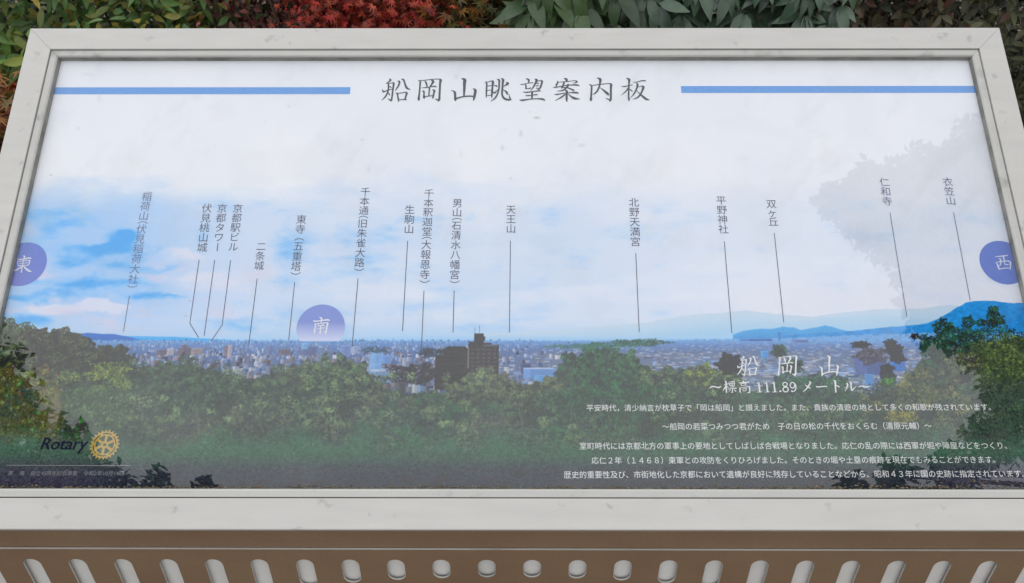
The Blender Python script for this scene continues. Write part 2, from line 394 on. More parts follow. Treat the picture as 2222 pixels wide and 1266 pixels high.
# named larger buildings of the print
for (u0, v0, u1, v1, c) in [(363, 757, 376, 772, (176, 164, 166)), (340, 759, 362, 770, (108, 100, 114)), (388, 755, 414, 772, (108, 98, 108)), (416, 756, 440, 770, (150, 136, 136)), (396, 749, 406, 756, (108, 94, 104)),
                            (488, 750, 496, 774, (124, 108, 116)), (496, 750, 502, 774, (168, 154, 160)), (578, 750, 592, 772, (110, 122, 160)), (604, 758, 630, 770, (112, 100, 112)), (650, 752, 686, 772, (98, 108, 148)),
                            (655, 745, 668, 758, (120, 170, 214)), (690, 760, 722, 782, (112, 124, 152)), (740, 750, 760, 774, (120, 140, 190)), (762, 752, 782, 768, (150, 160, 190)),
                            (803, 765, 828, 804, (128, 170, 224)), (828, 772, 848, 790, (110, 150, 205)), (800, 804, 860, 830, (120, 150, 190)), (806, 802, 862, 807, (176, 186, 200)), (1130, 790, 1152, 812, (78, 84, 120)),
                            (1136, 800, 1205, 822, (112, 150, 208)), (1136, 798, 1202, 801, (206, 212, 226)), (1160, 815, 1210, 828, (104, 160, 220)), (1606, 735, 1676, 741, (96, 128, 184)),
                            (1687, 719, 1694, 740, (100, 146, 206)), (1717, 726, 1721, 740, (110, 154, 206)), (1720, 737, 1754, 744, (112, 130, 172)), (1852, 775, 1925, 815, (92, 104, 152)), (1930, 785, 1966, 806, (78, 120, 196)),
                            (1875, 812, 1898, 838, (98, 150, 216)), (1876, 870, 1896, 903, (92, 140, 210)), (1650, 762, 1668, 778, (92, 156, 222))]:
    city_block(u0, v0, u1, v1, c)
img = mixc(img, (152, 170, 202), .24 * sm(736, 746, V) * (V < 900))
# the dark apartment block with its roof tower
for (u0, v0, u1, v1, c) in [(962, 756, 1020, 846, (80, 76, 84)), (968, 752, 1012, 757, (84, 80, 88)), (1016, 748, 1082, 850, (86, 83, 92)), (1020, 744, 1066, 749, (84, 80, 90)), (945, 770, 963, 846, (88, 82, 88)), (1029, 724, 1049, 750, (76, 76, 90)), (1046, 730, 1053, 740, (88, 80, 90)), (1018, 742, 1050, 748, (80, 78, 88)),
                            (1015, 752, 1017, 800, (136, 130, 130)), (1050, 748, 1080, 752, (112, 112, 122)), (1040, 706, 1041, 724, (110, 110, 126)), (1030, 712, 1031, 724, (110, 110, 126))]:
    prect(u0, v0, u1, v1, c)
for z in range(9):
    for w in range(5):
        prect(1022 + w * 12, 757 + z * 9, 1029 + w * 12, 761 + z * 9, (104 + 4 * (z % 3), 100, 108))
    prect(950, 762 + z * 9, 1012, 763.8 + z * 9, (100, 95, 102))

# ---- painted foliage
def stamp_set():
    S = []
    for L in (1.5, 2.4, 3.6, 5.5):
        for a in range(8):
            an = math.pi * a / 8; pts = []
            R = int(L) + 1
            for y in range(-R, R + 1):
                for x in range(-R, R + 1):
                    p = x * math.cos(an) + y * math.sin(an); q_ = -x * math.sin(an) + y * math.cos(an)
                    if (p / L) ** 2 + (q_ / (L * 0.42 + .25)) ** 2 <= 1: pts.append((x, y))
            S.append(np.array(pts))
    return S
STAMPS = stamp_set()
def splat(u, v, col, size):
    """leaf-shaped marks at photo points; col (n,3); size index 0..3"""
    x, y = tex_xy(u, v)
    n_ = len(u); batches = max(1, n_ // 1500)
    ang = RNG.integers(0, 8, n_)
    for bch in range(batches):
        sl = slice(bch * n_ // batches, (bch + 1) * n_ // batches)
        for a in range(8):
            for z in range(4):
                m_ = np.where((ang[sl] == a) & (size[sl] == z))[0]
                if not len(m_): continue
                m_ = m_ + sl.start
                off = STAMPS[z * 8 + a]
                X_ = (x[m_][:, None] + off[None, :, 0]).astype(int); Y_ = (y[m_][:, None] + off[None, :, 1]).astype(int)
                ok = (X_ >= 0) & (X_ < TW) & (Y_ >= 0) & (Y_ < TH)
                C_ = np.repeat(col[m_][:, None, :], off.shape[0], 1)
                img[Y_[ok], X_[ok]] = C_[ok]
def crown(cx, cy, rx, ry, cols, n_, sizes=(0, 1, 1), dark=(66, 70, 76), contrast=1.0, sky=0.0):
    a = RNG.random(n_) * 2 * math.pi; q = RNG.random(n_) ** 0.5
    edge = 1 + 0.18 * np.sin(a * 5 + cx) + 0.12 * np.sin(a * 11 + cy)
    u = cx + np.cos(a) * q * rx * edge; v = cy + np.sin(a) * q * ry * edge
    cl = fbm_grid(u / 11 + cx, v / 8 + cy, int(cx) % 97 + 3, 3)
    lit = np.clip((cl - 0.47) * 2.2 * contrast + (cy - v) / ry * 0.22 + 0.26, 0, 1)
    lit = np.clip(lit + RNG.normal(0, .34, n_), 0, 1.25)
    base = np.array(cols, np.float32)[RNG.integers(0, len(cols), n_)]
    col = np.array(dark, np.float32)[None] * (1 - lit[:, None]) + base * lit[:, None]
    col = col * RNG.normal(1, .07, n_)[:, None]; o = np.argsort(lit + RNG.random(n_) * 1.6)
    sz = np.array(sizes)[RNG.integers(0, len(sizes), n_)]
    splat(u[o], v[o], col[o], sz[o])
G1 = [(102, 124, 104), (116, 138, 116), (92, 112, 102)]
G2 = [(128, 148, 114), (114, 134, 108), (140, 156, 122)]
G3 = [(88, 124, 100), (100, 138, 112), (82, 112, 96)]
OLV = [(122, 130, 110), (112, 120, 104), (136, 142, 116)]
DK = [(84, 90, 88), (76, 84, 84), (94, 98, 92)]
YG = [(172, 184, 92), (150, 170, 84), (190, 194, 110)]
LFT = [(124, 138, 100), (148, 154, 108), (118, 114, 92), (134, 166, 108), (116, 120, 96)]
# filler under everything: dark wood below the tree line
tl_x = [-150, 0, 60, 130, 165, 190, 230, 275, 300, 340, 400, 470, 540, 585, 640, 740, 790, 830, 880, 960, 1010, 1050, 1110, 1190, 1235, 1300, 1370, 1420, 1500, 1580, 1640, 1750, 1850, 1900, 1960, 2000, 2100, 2222, 2400]
tl_y = [670, 696, 718, 722, 735, 752, 758, 785, 800, 796, 792, 806, 822, 822, 800, 794, 806, 842, 862, 856, 836, 812, 838, 832, 790, 764, 780, 806, 812, 820, 852, 862, 870, 862, 830, 780, 745, 730, 720]
tl = np.interp(U, tl_x, tl_y) + (fbm_grid(U / 9, V / 9, 77, 3) - 0.5) * 14
a = sm(-2, 2, V - tl)
wn_ = fbm_grid(U / 26, V / 18, 55, 5)
wf_ = (fbm_grid(U / 3, V / 2.5, 56, 3) - .5) * 50
wood = np.stack([82 + 26 * wn_ + wf_, 86 + 36 * wn_ + wf_ * 1.1, 90 + 22 * wn_ + wf_ * .8], -1)
img = img * (1 - a[..., None]) + wood * a[..., None]
# left hill trees
for (cx, cy, rx, ry) in [(10, 725, 60, 36), (60, 745, 60, 34), (20, 790, 70, 40)]:
    crown(cx, cy, rx, ry, OLV + G1, 3000, (0, 0, 1), (88, 92, 86))
for (cx, cy, rx, ry) in [(75, 728, 34, 16), (128, 738, 52, 24), (160, 750, 40, 24), (110, 770, 70, 30), (200, 778, 55, 26), (245, 775, 38, 26), (60, 790, 60, 30)]:
    crown(cx, cy, rx, ry, DK + OLV[:1] + [(112, 116, 106), (120, 116, 104)], 3000, (0, 0, 1), (80, 83, 86), 1.2)
crown(262, 790, 34, 28, [(100, 106, 104), (92, 98, 98)], 1400, (0,), (84, 88, 92), .5)
# mid canopy, left to right
for (cx, cy, rx, ry, C_, n_) in [(300, 850, 60, 62, G1, 3000), (340, 835, 50, 50, G1, 2400), (398, 830, 56, 54, G1, 3200), (440, 850, 60, 60, G1, 3000), (500, 862, 56, 58, G1, 2800), (560, 880, 60, 60, DK + G1, 2600),
                                 (600, 838, 40, 38, G1, 2200), (648, 832, 48, 46, G1 + OLV, 2800), (700, 822, 48, 44, G1 + G2, 3000), (752, 820, 46, 44, G1 + G2, 3000), (790, 850, 46, 46, G1 + OLV, 2600), (820, 880, 50, 44, OLV, 2600),
                                 (670, 890, 70, 50, DK + G1, 3000), (750, 900, 70, 50, DK + OLV, 3000), (880, 890, 60, 34, DK, 2200), (940, 885, 60, 34, DK + OLV, 2400),
                                 (1000, 858, 40, 32, OLV, 2400), (1052, 832, 44, 32, OLV + G2, 2800), (1090, 860, 56, 42, OLV, 3000), (1030, 890, 60, 36, DK + OLV, 2600), (1150, 866, 50, 32, OLV, 2600), (1190, 850, 40, 30, OLV, 2200),
                                 (1250, 800, 40, 34, G3, 2800), (1300, 788, 46, 40, G3, 3400), (1352, 800, 46, 36, G3 + G1, 3000), (1282, 840, 64, 40, G3, 3400), (1360, 846, 60, 40, G3, 3200), (1220, 880, 60, 40, G1, 2800),
                                 (1420, 830, 40, 28, G2 + G1, 2200), (1470, 828, 44, 32, G1 + G2, 2600), (1530, 822, 40, 30, YG[:2] + G2, 2600), (1582, 822, 34, 28, G2, 2200), (1480, 880, 70, 40, G1 + DK, 3000), (1560, 870, 56, 40, DK + G2, 2600),
                                 (1640, 880, 60, 34, G1, 2600), (1720, 850, 60, 40, G3, 2600), (1790, 850, 50, 40, G3, 2400), (1720, 795, 22, 16, G3, 700), (1690, 762, 16, 14, G3, 500), (1700, 900, 80, 30, G1 + G3, 3000), (1820, 890, 60, 40, G1 + DK, 2600)]:
    crown(cx, cy, rx, ry, C_, int(n_ * 1.5), (0, 0, 0, 1), (84, 87, 95))
crown(1582, 790, 26, 22, DK, 1400, (0, 1), (66, 66, 78), .6)
crown(1390, 743, 60, 7, [(92, 122, 104), (84, 112, 98)], 900, (0,), (74, 100, 96)); crown(1330, 748, 80, 5, [(96, 132, 116)], 700, (0,), (84, 118, 112)); crown(1250, 752, 70, 4, [(100, 138, 124)], 500, (0,), (90, 124, 120))
crown(815, 760, 30, 7, [(90, 112, 120)], 300, (0,), (84, 98, 116)); crown(935, 765, 30, 10, [(84, 100, 104)], 500, (0,), (70, 80, 92)); crown(900, 812, 60, 22, [(104, 84, 92), (84, 84, 92)], 1500, (0, 1), (74, 74, 84), .6)
# lower canopy across the middle, leaf size growing downwards
for z in range(120):
    cx = RNG.uniform(240, 1250); cy = RNG.uniform(870, 950)
    crown(cx, cy, RNG.uniform(18, 46), RNG.uniform(14, 30), [G1, OLV, G3, G2, DK][RNG.integers(0, 5)], 620, (0, 0, 1), (90, 92, 100), 1.1)
for z in range(100):
    cx = RNG.uniform(1200, 2250); cy = RNG.uniform(855, 960)
    crown(cx, cy, RNG.uniform(18, 46), RNG.uniform(14, 30), [G1, G3, G3, G2, DK][RNG.integers(0, 5)], 620, (0, 0, 1), (84, 89, 94), 1.1)
# twiggy highlights
for z in range(46):
    cx = RNG.uniform(260, 1560); cy = RNG.uniform(810, 930)
    crown(cx, cy, RNG.uniform(8, 20), RNG.uniform(5, 14), [(164, 176, 136), (150, 166, 124), (120, 160, 128)], 60, (0, 1), (110, 120, 104), 1.5)
# bright yellow-green spray on the left
for (cx, cy, rx, ry) in [(222, 800, 30, 14), (258, 800, 26, 15), (205, 815, 24, 12), (258, 826, 24, 12), (240, 812, 30, 14), (268, 838, 18, 9), (150, 818, 26, 12), (215, 842, 16, 6), (60, 812, 14, 8), (80, 826, 18, 9)]:
    crown(cx, cy, rx, ry, YG + G2, 170, (0, 0, 1), (112, 126, 96), 1.4)
for (cx, cy, rx, ry) in [(170, 880, 34, 26), (210, 880, 44, 34), (240, 900, 40, 26), (190, 860, 40, 20), (250, 870, 40, 30)]:
    crown(cx, cy, rx, ry, [(132, 156, 118), (118, 146, 112), (104, 120, 104)], 420, (1, 1, 2), (92, 100, 96), 1.1)
# nearest leaves at the left edge
for z in range(70):
    cx = RNG.uniform(-140, 125); cy = RNG.uniform(800, 950)
    crown(cx, cy, RNG.uniform(12, 34), RNG.uniform(8, 22), [LFT[RNG.integers(0, 5)], LFT[RNG.integers(0, 5)], (132, 110, 90)], 170, (0, 1, 2), (98, 96, 86), 1.2)
for z in range(26):
    cx = RNG.uniform(-20, 130); cy = RNG.uniform(800, 950)
    crown(cx, cy, 4, 3, [[(110, 168, 108), (176, 182, 104), (176, 142, 104), (136, 184, 126), (140, 104, 96)][RNG.integers(0, 5)]], 6, (1, 2, 2), (110, 126, 96), 2)
crown(172, 925, 14, 20, [(96, 150, 92), (72, 96, 74)], 260, (1, 2), (52, 60, 54), 1.1); crown(160, 940, 26, 18, [(80, 120, 76)], 260, (1,), (56, 66, 56))
# earth track
pth = sm(16, 6, np.abs(U - (118 + (900 - V) * 0.22))) * sm(850, 880, V) * sm(945, 925, V)
img = mixc(img, (138, 130, 118), pth * 0.55)
# right-hand pines and shrubs
PN = [(84, 124, 106), (76, 110, 98), (98, 138, 116), (82, 104, 98)]
for (cx, cy, rx, ry, n_) in [(2045, 712, 22, 20, 700), (2065, 730, 30, 24, 1000), (2030, 745, 26, 16, 700), (2100, 700, 14, 14, 300), (2128, 700, 12, 8, 200), (2155, 676, 12, 12, 260), (2158, 690, 18, 10, 300), (2152, 702, 14, 9, 260), (2172, 698, 10, 6, 120),
                             (2075, 755, 50, 26, 1600), (2025, 762, 30, 16, 800), (2015, 758, 18, 10, 300), (2060, 785, 46, 30, 1600), (2150, 725, 70, 16, 900), (2110, 730, 24, 14, 400), (2005, 742, 10, 18, 240)]:
    crown(cx, cy, rx, ry, PN, n_, (0, 0, 1), (74, 90, 94), 1.2)
for (cx, cy, rx, ry, n_) in [(2150, 765, 50, 30, 1500), (2205, 760, 50, 36, 1700), (2120, 780, 40, 26, 1100), (2180, 800, 60, 34, 1700), (2110, 815, 40, 26, 1000), (2240, 810, 60, 50, 1900), (2080, 790, 26, 20, 600)]:
    crown(cx, cy, rx, ry, [(146, 162, 110), (122, 144, 106), (108, 128, 104), (166, 178, 114), (104, 112, 102), (96, 102, 98)], n_, (0, 0, 1), (92, 100, 94), 1.2)
for (cx, cy, rx, ry, n_) in [(2090, 850, 60, 40, 1600), (2160, 870, 70, 46, 2000), (2230, 880, 60, 56, 1800), (2120, 920, 80, 40, 1800)]:
    crown(cx, cy, rx, ry, [(110, 120, 110), (122, 132, 112), (102, 106, 106)], n_, (0, 0, 1), (88, 92, 96), 1.0)
for (cx, cy, rx, ry, n_) in [(1932, 745, 14, 9, 260), (1940, 760, 18, 14, 500), (1948, 778, 16, 9, 300), (1925, 800, 14, 10, 300), (1925, 820, 16, 22, 500), (1868, 748, 20, 7, 300), (1985, 730, 10, 6, 120)]:
    crown(cx, cy, rx, ry, [(66, 74, 88), (54, 62, 74)], n_, (0, 1), (50, 54, 68), .8)
crown(1890, 772, 34, 18, [(116, 112, 120), (104, 102, 110)], 900, (0, 1), (96, 94, 106), .6)
for (cx, cy, rx, ry, n_) in [(1995, 815, 30, 16, 500), (1985, 835, 40, 20, 900), (1960, 850, 26, 18, 400), (2000, 865, 40, 18, 600), (1950, 880, 28, 26, 500)]:
    crown(cx, cy, rx, ry, [(164, 156, 108), (146, 146, 104), (130, 136, 108)], n_, (0, 1, 1), (100, 104, 100), 1.0)
for z in range(46):
    cx = RNG.uniform(1880, 2120); cy = RNG.uniform(max(770, 862 - (cx - 1880) * .55), 930)
    crown(cx, cy, RNG.uniform(14, 30), RNG.uniform(9, 20), [G1, OLV, [(164, 156, 108), (146, 146, 104)], DK][RNG.integers(0, 4)], 300, (0, 0, 1), (88, 92, 98), 1.1)
crown(1928, 828, 14, 9, [(112, 172, 84)], 130, (1, 2), (70, 90, 70)); crown(1960, 905, 34, 12, [(196, 176, 90), (160, 150, 100)], 200, (1,), (110, 110, 96))

# slender stems through the leaves
for z in range(26):
    u_ = RNG.uniform(260, 2150); v_ = RNG.uniform(850, 900); L_ = RNG.uniform(30, 80); sl_ = RNG.normal(0, .35); tt_ = np.linspace(0, 1, int(L_ * 1.5))
    uu_ = u_ + sl_ * L_ * tt_ + 3 * np.sin(tt_ * 5 + z); vv_ = v_ + L_ * tt_
    xx_, yy_ = tex_xy(uu_, vv_); xx_ = xx_.astype(int); yy_ = yy_.astype(int); ok_ = (xx_ > 1) & (xx_ < TW - 1) & (yy_ > 1) & (yy_ < TH - 1)
    img[yy_[ok_], xx_[ok_]] = L3(150, 152, 140) if z % 2 else L3(96, 96, 98)
# printing softness and a cool cast over the wooded part
soft = img.copy()
for _ in range(2):
    soft = (np.roll(soft, 1, 0) + soft * 2 + np.roll(soft, -1, 0)) / 4; soft = (np.roll(soft, 1, 1) + soft * 2 + np.roll(soft, -1, 1)) / 4
img = img * (1 - (.75 * sm(700, 760, V))[..., None]) + soft * (.75 * sm(700, 760, V))[..., None]
img = mixc(img, (98, 124, 110), .16 * sm(780, 860, V))
# the picture fades into a green, then a slate band at its foot
fade = sm(925, 990, V + (fbm_grid(U / 60, V / 30, 91, 4) - .5) * 90)
gb = np.stack([np.interp(V, [930, 952, 984, 1014, 1034, 1080], c) for c in ([94, 92, 90, 88, 84, 82], [122, 126, 118, 95, 88, 86], [107, 109, 105, 101, 100, 96])], -1)
img = img * (1 - (fade * .84)[..., None]) + gb * (fade * .84)[..., None]
for z in range(60):
    crown(RNG.uniform(300, 2200), RNG.uniform(925, 985), RNG.uniform(10, 24), RNG.uniform(8, 18), [[(100, 138, 112), (88, 120, 100)], [(80, 104, 96)]][RNG.integers(0, 2)], 46, (0, 0, 1), (86, 104, 98), 1.2)
# tree reflections painted into the print as dark leafy shapes along the bottom edge
for (cx, w_) in [(530, 20), (570, 30), (640, 24), (700, 20), (760, 34), (880, 30), (900, 36), (950, 20), (980, 22), (1090, 18), (1130, 14), (1205, 16), (1320, 30), (1370, 26), (1420, 20), (1560, 22), (1690, 14), (1790, 16)]:
    hh = RNG.uniform(16, 50)
    for z in range(5):
        crown(cx + RNG.normal(0, w_ * .5), 1066 - RNG.random() * hh, w_ * .45, 8, [(62, 66, 74), (54, 58, 64)], int(18 + RNG.random() * 30), (0, 1, 1), (54, 56, 64), .6)
gb_l = 15 * sm(330, 140, U) + 13 * sm(1960, 2080, U)
img += (gb_l * sm(925, 960, V))[..., None] * L3(.9, .55, .75)
g_ = (fbm_grid(U / 3.2, V / 2.6, 131, 3) - .5) * 46 * sm(900, 960, V)
img += g_[..., None] * L3(.8, 1, .9) * (0.45 + 0.5 * fbm_grid(U / 40, V / 30, 132, 2))[..., None]
# grime on the sheet
for (cx, cy, rx, ry, a_) in [(1165, 256, 7, 2.5, .55), (1130, 290, 4, 7, .3), (1090, 321, 4, 6, .25), (1250, 304, 5, 2, .2), (1262, 316, 7, 3, .25), (1108, 387, 3, 2.5, .25), (990, 166, 5, 6, .2), (1150, 243, 3, 2, .2), (785, 304, 6, 3, .18),
                             (800, 367, 3, 4, .2), (215, 213, 4, 8, .15), (190, 162, 14, 4, .12), (425, 212, 10, 6, .15), (575, 265, 2, 1.5, .4), (110, 380, 2.5, 1.5, .6), (322, 419, 8, 3, .35), (170, 279, 3, 3, .2), (627, 231, 3, 2, .2),
                             (1610, 345, 14, 8, .07), (1000, 335, 6, 10, .10), (1620, 220, 5, 12, .08), (412, 653, 2, 1.5, .5), (403, 685, 2, 1.5, .5), (505, 677, 1.5, 1.2, .5), (1055, 506, 1.5, 1.2, .4)]:
    d_ = ((U - cx) / rx) ** 2 + ((V - cy) / ry) ** 2
    mk = np.exp(-d_) * (0.4 + 1.0 * fbm_grid(U / 3, V / 3, 12, 2))
    img = mixc(img, (150, 150, 152), np.clip(mk * a_, 0, 1))
smear = np.clip((fbm_grid(U / 60 + V / 90, V / 120 - U / 200, 66, 5, .6) - 0.60) * 3.5, 0, 1) * sm(700, 500, V)
img = mixc(img, (196, 200, 206), smear * .2)
# paper grain
img += RNG.normal(0, 2.2, img.shape[:2]).astype(np.float32)[..., None]

c_ = np.clip(img / 255.0, 0, 1)
lin = np.where(c_ <= 0.04045, c_ / 12.92, ((c_ + 0.055) / 1.055) ** 2.4)
GLARE = np.array([0.083, 0.084, 0.094], np.float32)       # what the cover pane adds; the ink itself is darker
lin = np.clip((lin - GLARE) * 1.07, 0.017, 0.88)
s_ = np.where(lin <= 0.0031308, lin * 12.92, 1.055 * lin ** (1 / 2.4) - 0.055)
buf = np.ones((TH, TW, 4), np.float32); buf[..., :3] = s_
im = bpy.data.images.new('panorama_print', TW, TH, alpha=False)
im.pixels.foreach_set(np.ascontiguousarray(buf[::-1]).ravel()); im.update(); im.pack()

m, t, b = new_mat('printed_sheet')
ti = N(t, 'ShaderNodeTexImage'); ti.image = im; ti.interpolation = 'Cubic'; ti.extension = 'EXTEND'
uvn = N(t, 'ShaderNodeTexCoord')
t.links.new(uvn.outputs['UV'], ti.inputs['Vector']); t.links.new(ti.outputs['Color'], b.inputs['Base Color'])
b.inputs['Roughness'].default_value = 0.7; b.inputs['Specular IOR Level'].default_value = 0.1
M_PRINT = m
sheet = board_part('picture_sheet', [(PX0, PY0, Z_PRINT), (PX1, PY0, Z_PRINT), (PX1, PY1, Z_PRINT), (PX0, PY1, Z_PRINT),
                                     (PX0, PY0, Z_PRINT - .002), (PX1, PY0, Z_PRINT - .002), (PX1, PY1, Z_PRINT - .002), (PX0, PY1, Z_PRINT - .002)],
                   [(0, 1, 2, 3), (7, 6, 5, 4), (0, 4, 5, 1), (1, 5, 6, 2), (2, 6, 7, 3), (3, 7, 4, 0)], M_PRINT)
uv = sheet.data.uv_layers.new(name='UVMap')
for lp in sheet.data.loops:
    co = sheet.data.vertices[lp.vertex_index].co
    uv.data[lp.index].uv = ((co.x - PX0) / (PX1 - PX0), (co.y - PY0) / (PY1 - PY0))
sheet['label'] = 'printed panorama of trees, city, hills and sky, white above and slate at its foot'

# ------------------------------------------------------------------ lettering laid on the sheet
ZT = Z_PRINT + 0.0003
def sub(name, verts, faces, mat, label=None):
    o = link_mesh(name, mesh_of(name, verts, faces), mat, sheet, BW)
    if label: o['label'] = label
    return o
_gc = {}
def glyph(s, shear=0.0, off=0.0):
    k = (s, shear, off)
    if k not in _gc:
        c = bpy.data.curves.new('t', 'FONT'); c.body = s; c.size = 1; c.shear = shear; c.offset = off; c.resolution_u = 3
        o = bpy.data.objects.new('t', c); COL.objects.link(o)
        dg = bpy.context.evaluated_depsgraph_get()
        me = o.evaluated_get(dg).to_mesh()
        vs = np.array([tuple(v.co)[:2] for v in me.vertices]) if len(me.vertices) else np.zeros((0, 2))
        fs = [tuple(p.vertices) for p in me.polygons]
        o.evaluated_get(dg).to_mesh_clear()
        bpy.data.objects.remove(o); bpy.data.curves.remove(c)
        _gc[k] = (vs, fs)
    return _gc[k]
def text_line(name, s, u0, v0, u1, v1, mat, ems, off=0.0, yscale=1.0, shear=0.0, label=None, fit=False):
    """s laid from photo point 0 to photo point 1 (mid-height of the line); ems = its length in ems"""
    vs, fs = glyph(s, shear, off)
    a = np.array(plane(u0, v0)); b_ = np.array(plane(u1, v1))
    if fit:
        ems = vs[:, 0].max() - vs[:, 0].min(); vs = vs - np.array([vs[:, 0].min(), 0])
    d = (b_ - a); em = np.linalg.norm(d) / ems; d /= np.linalg.norm(d); nrm = np.array([-d[1], d[0]])
    out = [(*(a + d * x * em + nrm * (y - 0.36) * em * yscale), ZT) for x, y in vs]
    return sub(name, out, fs, mat, label)

text_line('text_line', '平安時代，清少納言が枕草子で「岡は船岡」と讃えました。また、貴族の清遊の地として多くの和歌が残されています。', 1272, 886, 2160, 884, M_WHITE, 54, 0.0)
text_line('text_line', '～船岡の若菜つみつつ君がため　子の日の松の千代をおくらむ（清原元輔）～', 1436, 926.5, 2022, 924.5, M_WHITE, 35, 0.0)
text_line('text_line', '室町時代には京都北方の軍事上の要地としてしばしば合戦場となりました。応仁の乱の際には西軍が堀や陣屋などをつくり、', 1257, 968.5, 2195, 967.5, M_WHITE, 56, 0.0)
text_line('text_line', '応仁２年（１４６８）東軍との攻防をくりひろげました。そのときの堀や土塁の痕跡を現在でもみることができます。', 1283, 1000, 2170, 998, M_WHITE, 53, 0.0)
text_line('text_line', '歴史的重要性及び、市街地化した京都において遺構が良好に残存していることなどから、昭和４３年に国の史跡に指定されています。', 1223, 1031, 2233, 1028.5, M_WHITE, 60, 0.0)
text_line('caption', '寄', 18, 1027.5, 29, 1027.5, M_CAPTION, 1, 0.0, .95)
text_line('caption', '贈', 43, 1027.5, 54, 1027.5, M_CAPTION, 1, 0.0, .95)
text_line('caption', '創立45周年記念事業', 67, 1027.5, 168, 1027.5, M_CAPTION, 1, 0.0, .95, fit=True)
text_line('caption', '令和2年10月14日', 181, 1027.5, 268, 1027.5, M_CAPTION, 1, 0.0, .95, fit=True)
wm_v = []; wm_f = []
vs, fs = glyph('Rotary', 0.2, 0.0)
a_ = np.array(plane(87, 975.5)); b_ = np.array(plane(188, 975.5)); k_ = np.linalg.norm(b_ - a_) / (vs[:, 0].max() - vs[:, 0].min())
for q_, (dx, dy) in enumerate(((0, 0), (.025, .006), (.05, 0), (.025, -.01), (.012, .012))):     # overprinted for a bold face
    b0_ = len(wm_v)
    wm_v += [(a_[0] + (x - vs[:, 0].min() + dx) * k_, a_[1] + (y + dy) * k_, ZT + q_ * 0.00002) for x, y in vs]
    wm_f += [tuple(i + b0_ for i in f) for f in fs]
sub('wordmark', wm_v, wm_f, M_NAVY, 'navy slanted word beside the gold wheel emblem')

def vlabel(s, u0, v0, u1, v1, mat, off=0.0):
    adv = [0.36 if c in '（）' else 0.36 if c == ' ' else 0.82 if c == 'ケ' else 1.0 for c in s]
    a = np.array(plane(u0, v0)); b_ = np.array(plane(u1, v1))
    d = b_ - a; L = np.linalg.norm(d); d /= L; em = L / (sum(adv) - 0.06)
    nx_ = np.array([-d[1], d[0]])                     # to the right when reading down
    if nx_[0] < 0: nx_ = -nx_
    up = np.array([0.0, 1.0]) * 0.35 + (-d) * 0.65; up /= np.linalg.norm(up)
    V_ = []; F_ = []; pos = -0.03
    for c, w in zip(s, adv):
        if c != ' ':
            vs, fs = glyph(c if c != 'ケ' else 'ヶ', 0, off)
            mid = a + d * em * (pos + w / 2)
            base = len(V_)
            for x, y in vs:
                x, y = x - 0.5, y - 0.36
                if c == '（': x, y = (x, y); x, y = y, -(x - 0.325) + 0.0
                elif c == '）': x, y = y, -(x + 0.325)
                elif c == 'ー': x, y = y * -1, x * 1.0
                p = mid + nx_ * x * em + up * y * em
                V_.append((p[0], p[1], ZT))
            F_ += [tuple(i + base for i in f) for f in fs]
        pos += w
    return sub('place_name', V_, F_, mat)
_z = [0]
def pointer(pts, mat, w=0.00062):
    P = [np.array(plane(*p)) for p in pts]; V_ = []; F_ = []
    for i, p in enumerate(P):
        if i == 0: t_ = P[1] - P[0]
        elif i == len(P) - 1: t_ = P[-1] - P[-2]
        else:
            t_ = (P[i] - P[i - 1]) / np.linalg.norm(P[i] - P[i - 1]) + (P[i + 1] - P[i]) / np.linalg.norm(P[i + 1] - P[i])
        t_ = t_ / np.linalg.norm(t_); n_ = np.array([-t_[1], t_[0]])
        V_ += [(*(p + n_ * w), ZT), (*(p - n_ * w), ZT)]
        if i: F_.append((2 * i - 2, 2 * i - 1, 2 * i + 1, 2 * i))
    return sub('pointer_line', V_, F_, mat)
M_L, M_P, M_Q = M_LABEL, M_LABEL_PALE, M_LABEL_LEFT
for args in [('稲荷山（伏見稲荷大社）', 320.5, 418, 286, 625, M_Q), ('伏見桃山城', 450, 443, 437.5, 548, M_L), ('京都タワー', 483, 443.5, 471.5, 547, M_L), ('京都駅ビル', 517, 443.5, 505, 546.5, M_L),
             ('二条城', 568, 526, 561, 587, M_L), ('東寺 （五重塔）', 655, 467, 640.5, 597, M_L), ('千本通（旧朱雀大路）', 793.6, 407.5, 778.5, 588.5, M_L), ('生駒山', 889.5, 446, 887, 508, M_L),
             ('千本釈迦堂（大報恩寺）', 931.5, 411, 920.5, 614.5, M_L), ('男山（石清水八幡宮）', 993, 432, 985.8, 615, M_L), ('天王山', 1108.7, 446, 1108.7, 507, M_L), ('北野天満宮', 1375.2, 430, 1379, 535.5, M_L),
             ('平野神社', 1564, 426, 1570.5, 508, M_L), ('双ケ丘', 1672.5, 433.5, 1679, 492, M_L), ('仁和寺', 1918, 386.5, 1926, 447, M_P), ('衣笠山', 2055, 386, 2064.5, 446, M_P)]:
    vlabel(*args)
for pts, mt in [([(281, 642), (268, 720)], M_Q), ([(432, 565), (412, 702), (431, 733)], M_L), ([(466, 565), (443, 729)], M_L), ([(500.5, 565), (482, 706), (458, 741)], M_L), ([(558, 605), (540, 747)], M_L),
                ([(639.5, 613), (626.5, 739)], M_L), ([(777, 605), (764, 753)], M_L), ([(884.5, 523), (873.5, 719)], M_L), ([(920, 631), (914.5, 758)], M_L), ([(985.5, 631), (983, 722)], M_L), ([(1107.5, 523), (1105.5, 722)], M_L),
                ([(1379.5, 550), (1387, 721)], M_L), ([(1571.5, 524), (1588, 723)], M_L), ([(1680, 506), (1700.5, 700)], M_L), ([(1931, 462), (1968, 690)], M_P), ([(2069, 461), (2105, 652)], M_P)]:
    pointer(pts, mt)
pointer([(14, 1010), (283, 1011)], M_CAPTION, 0.0005).name = 'caption_rule'
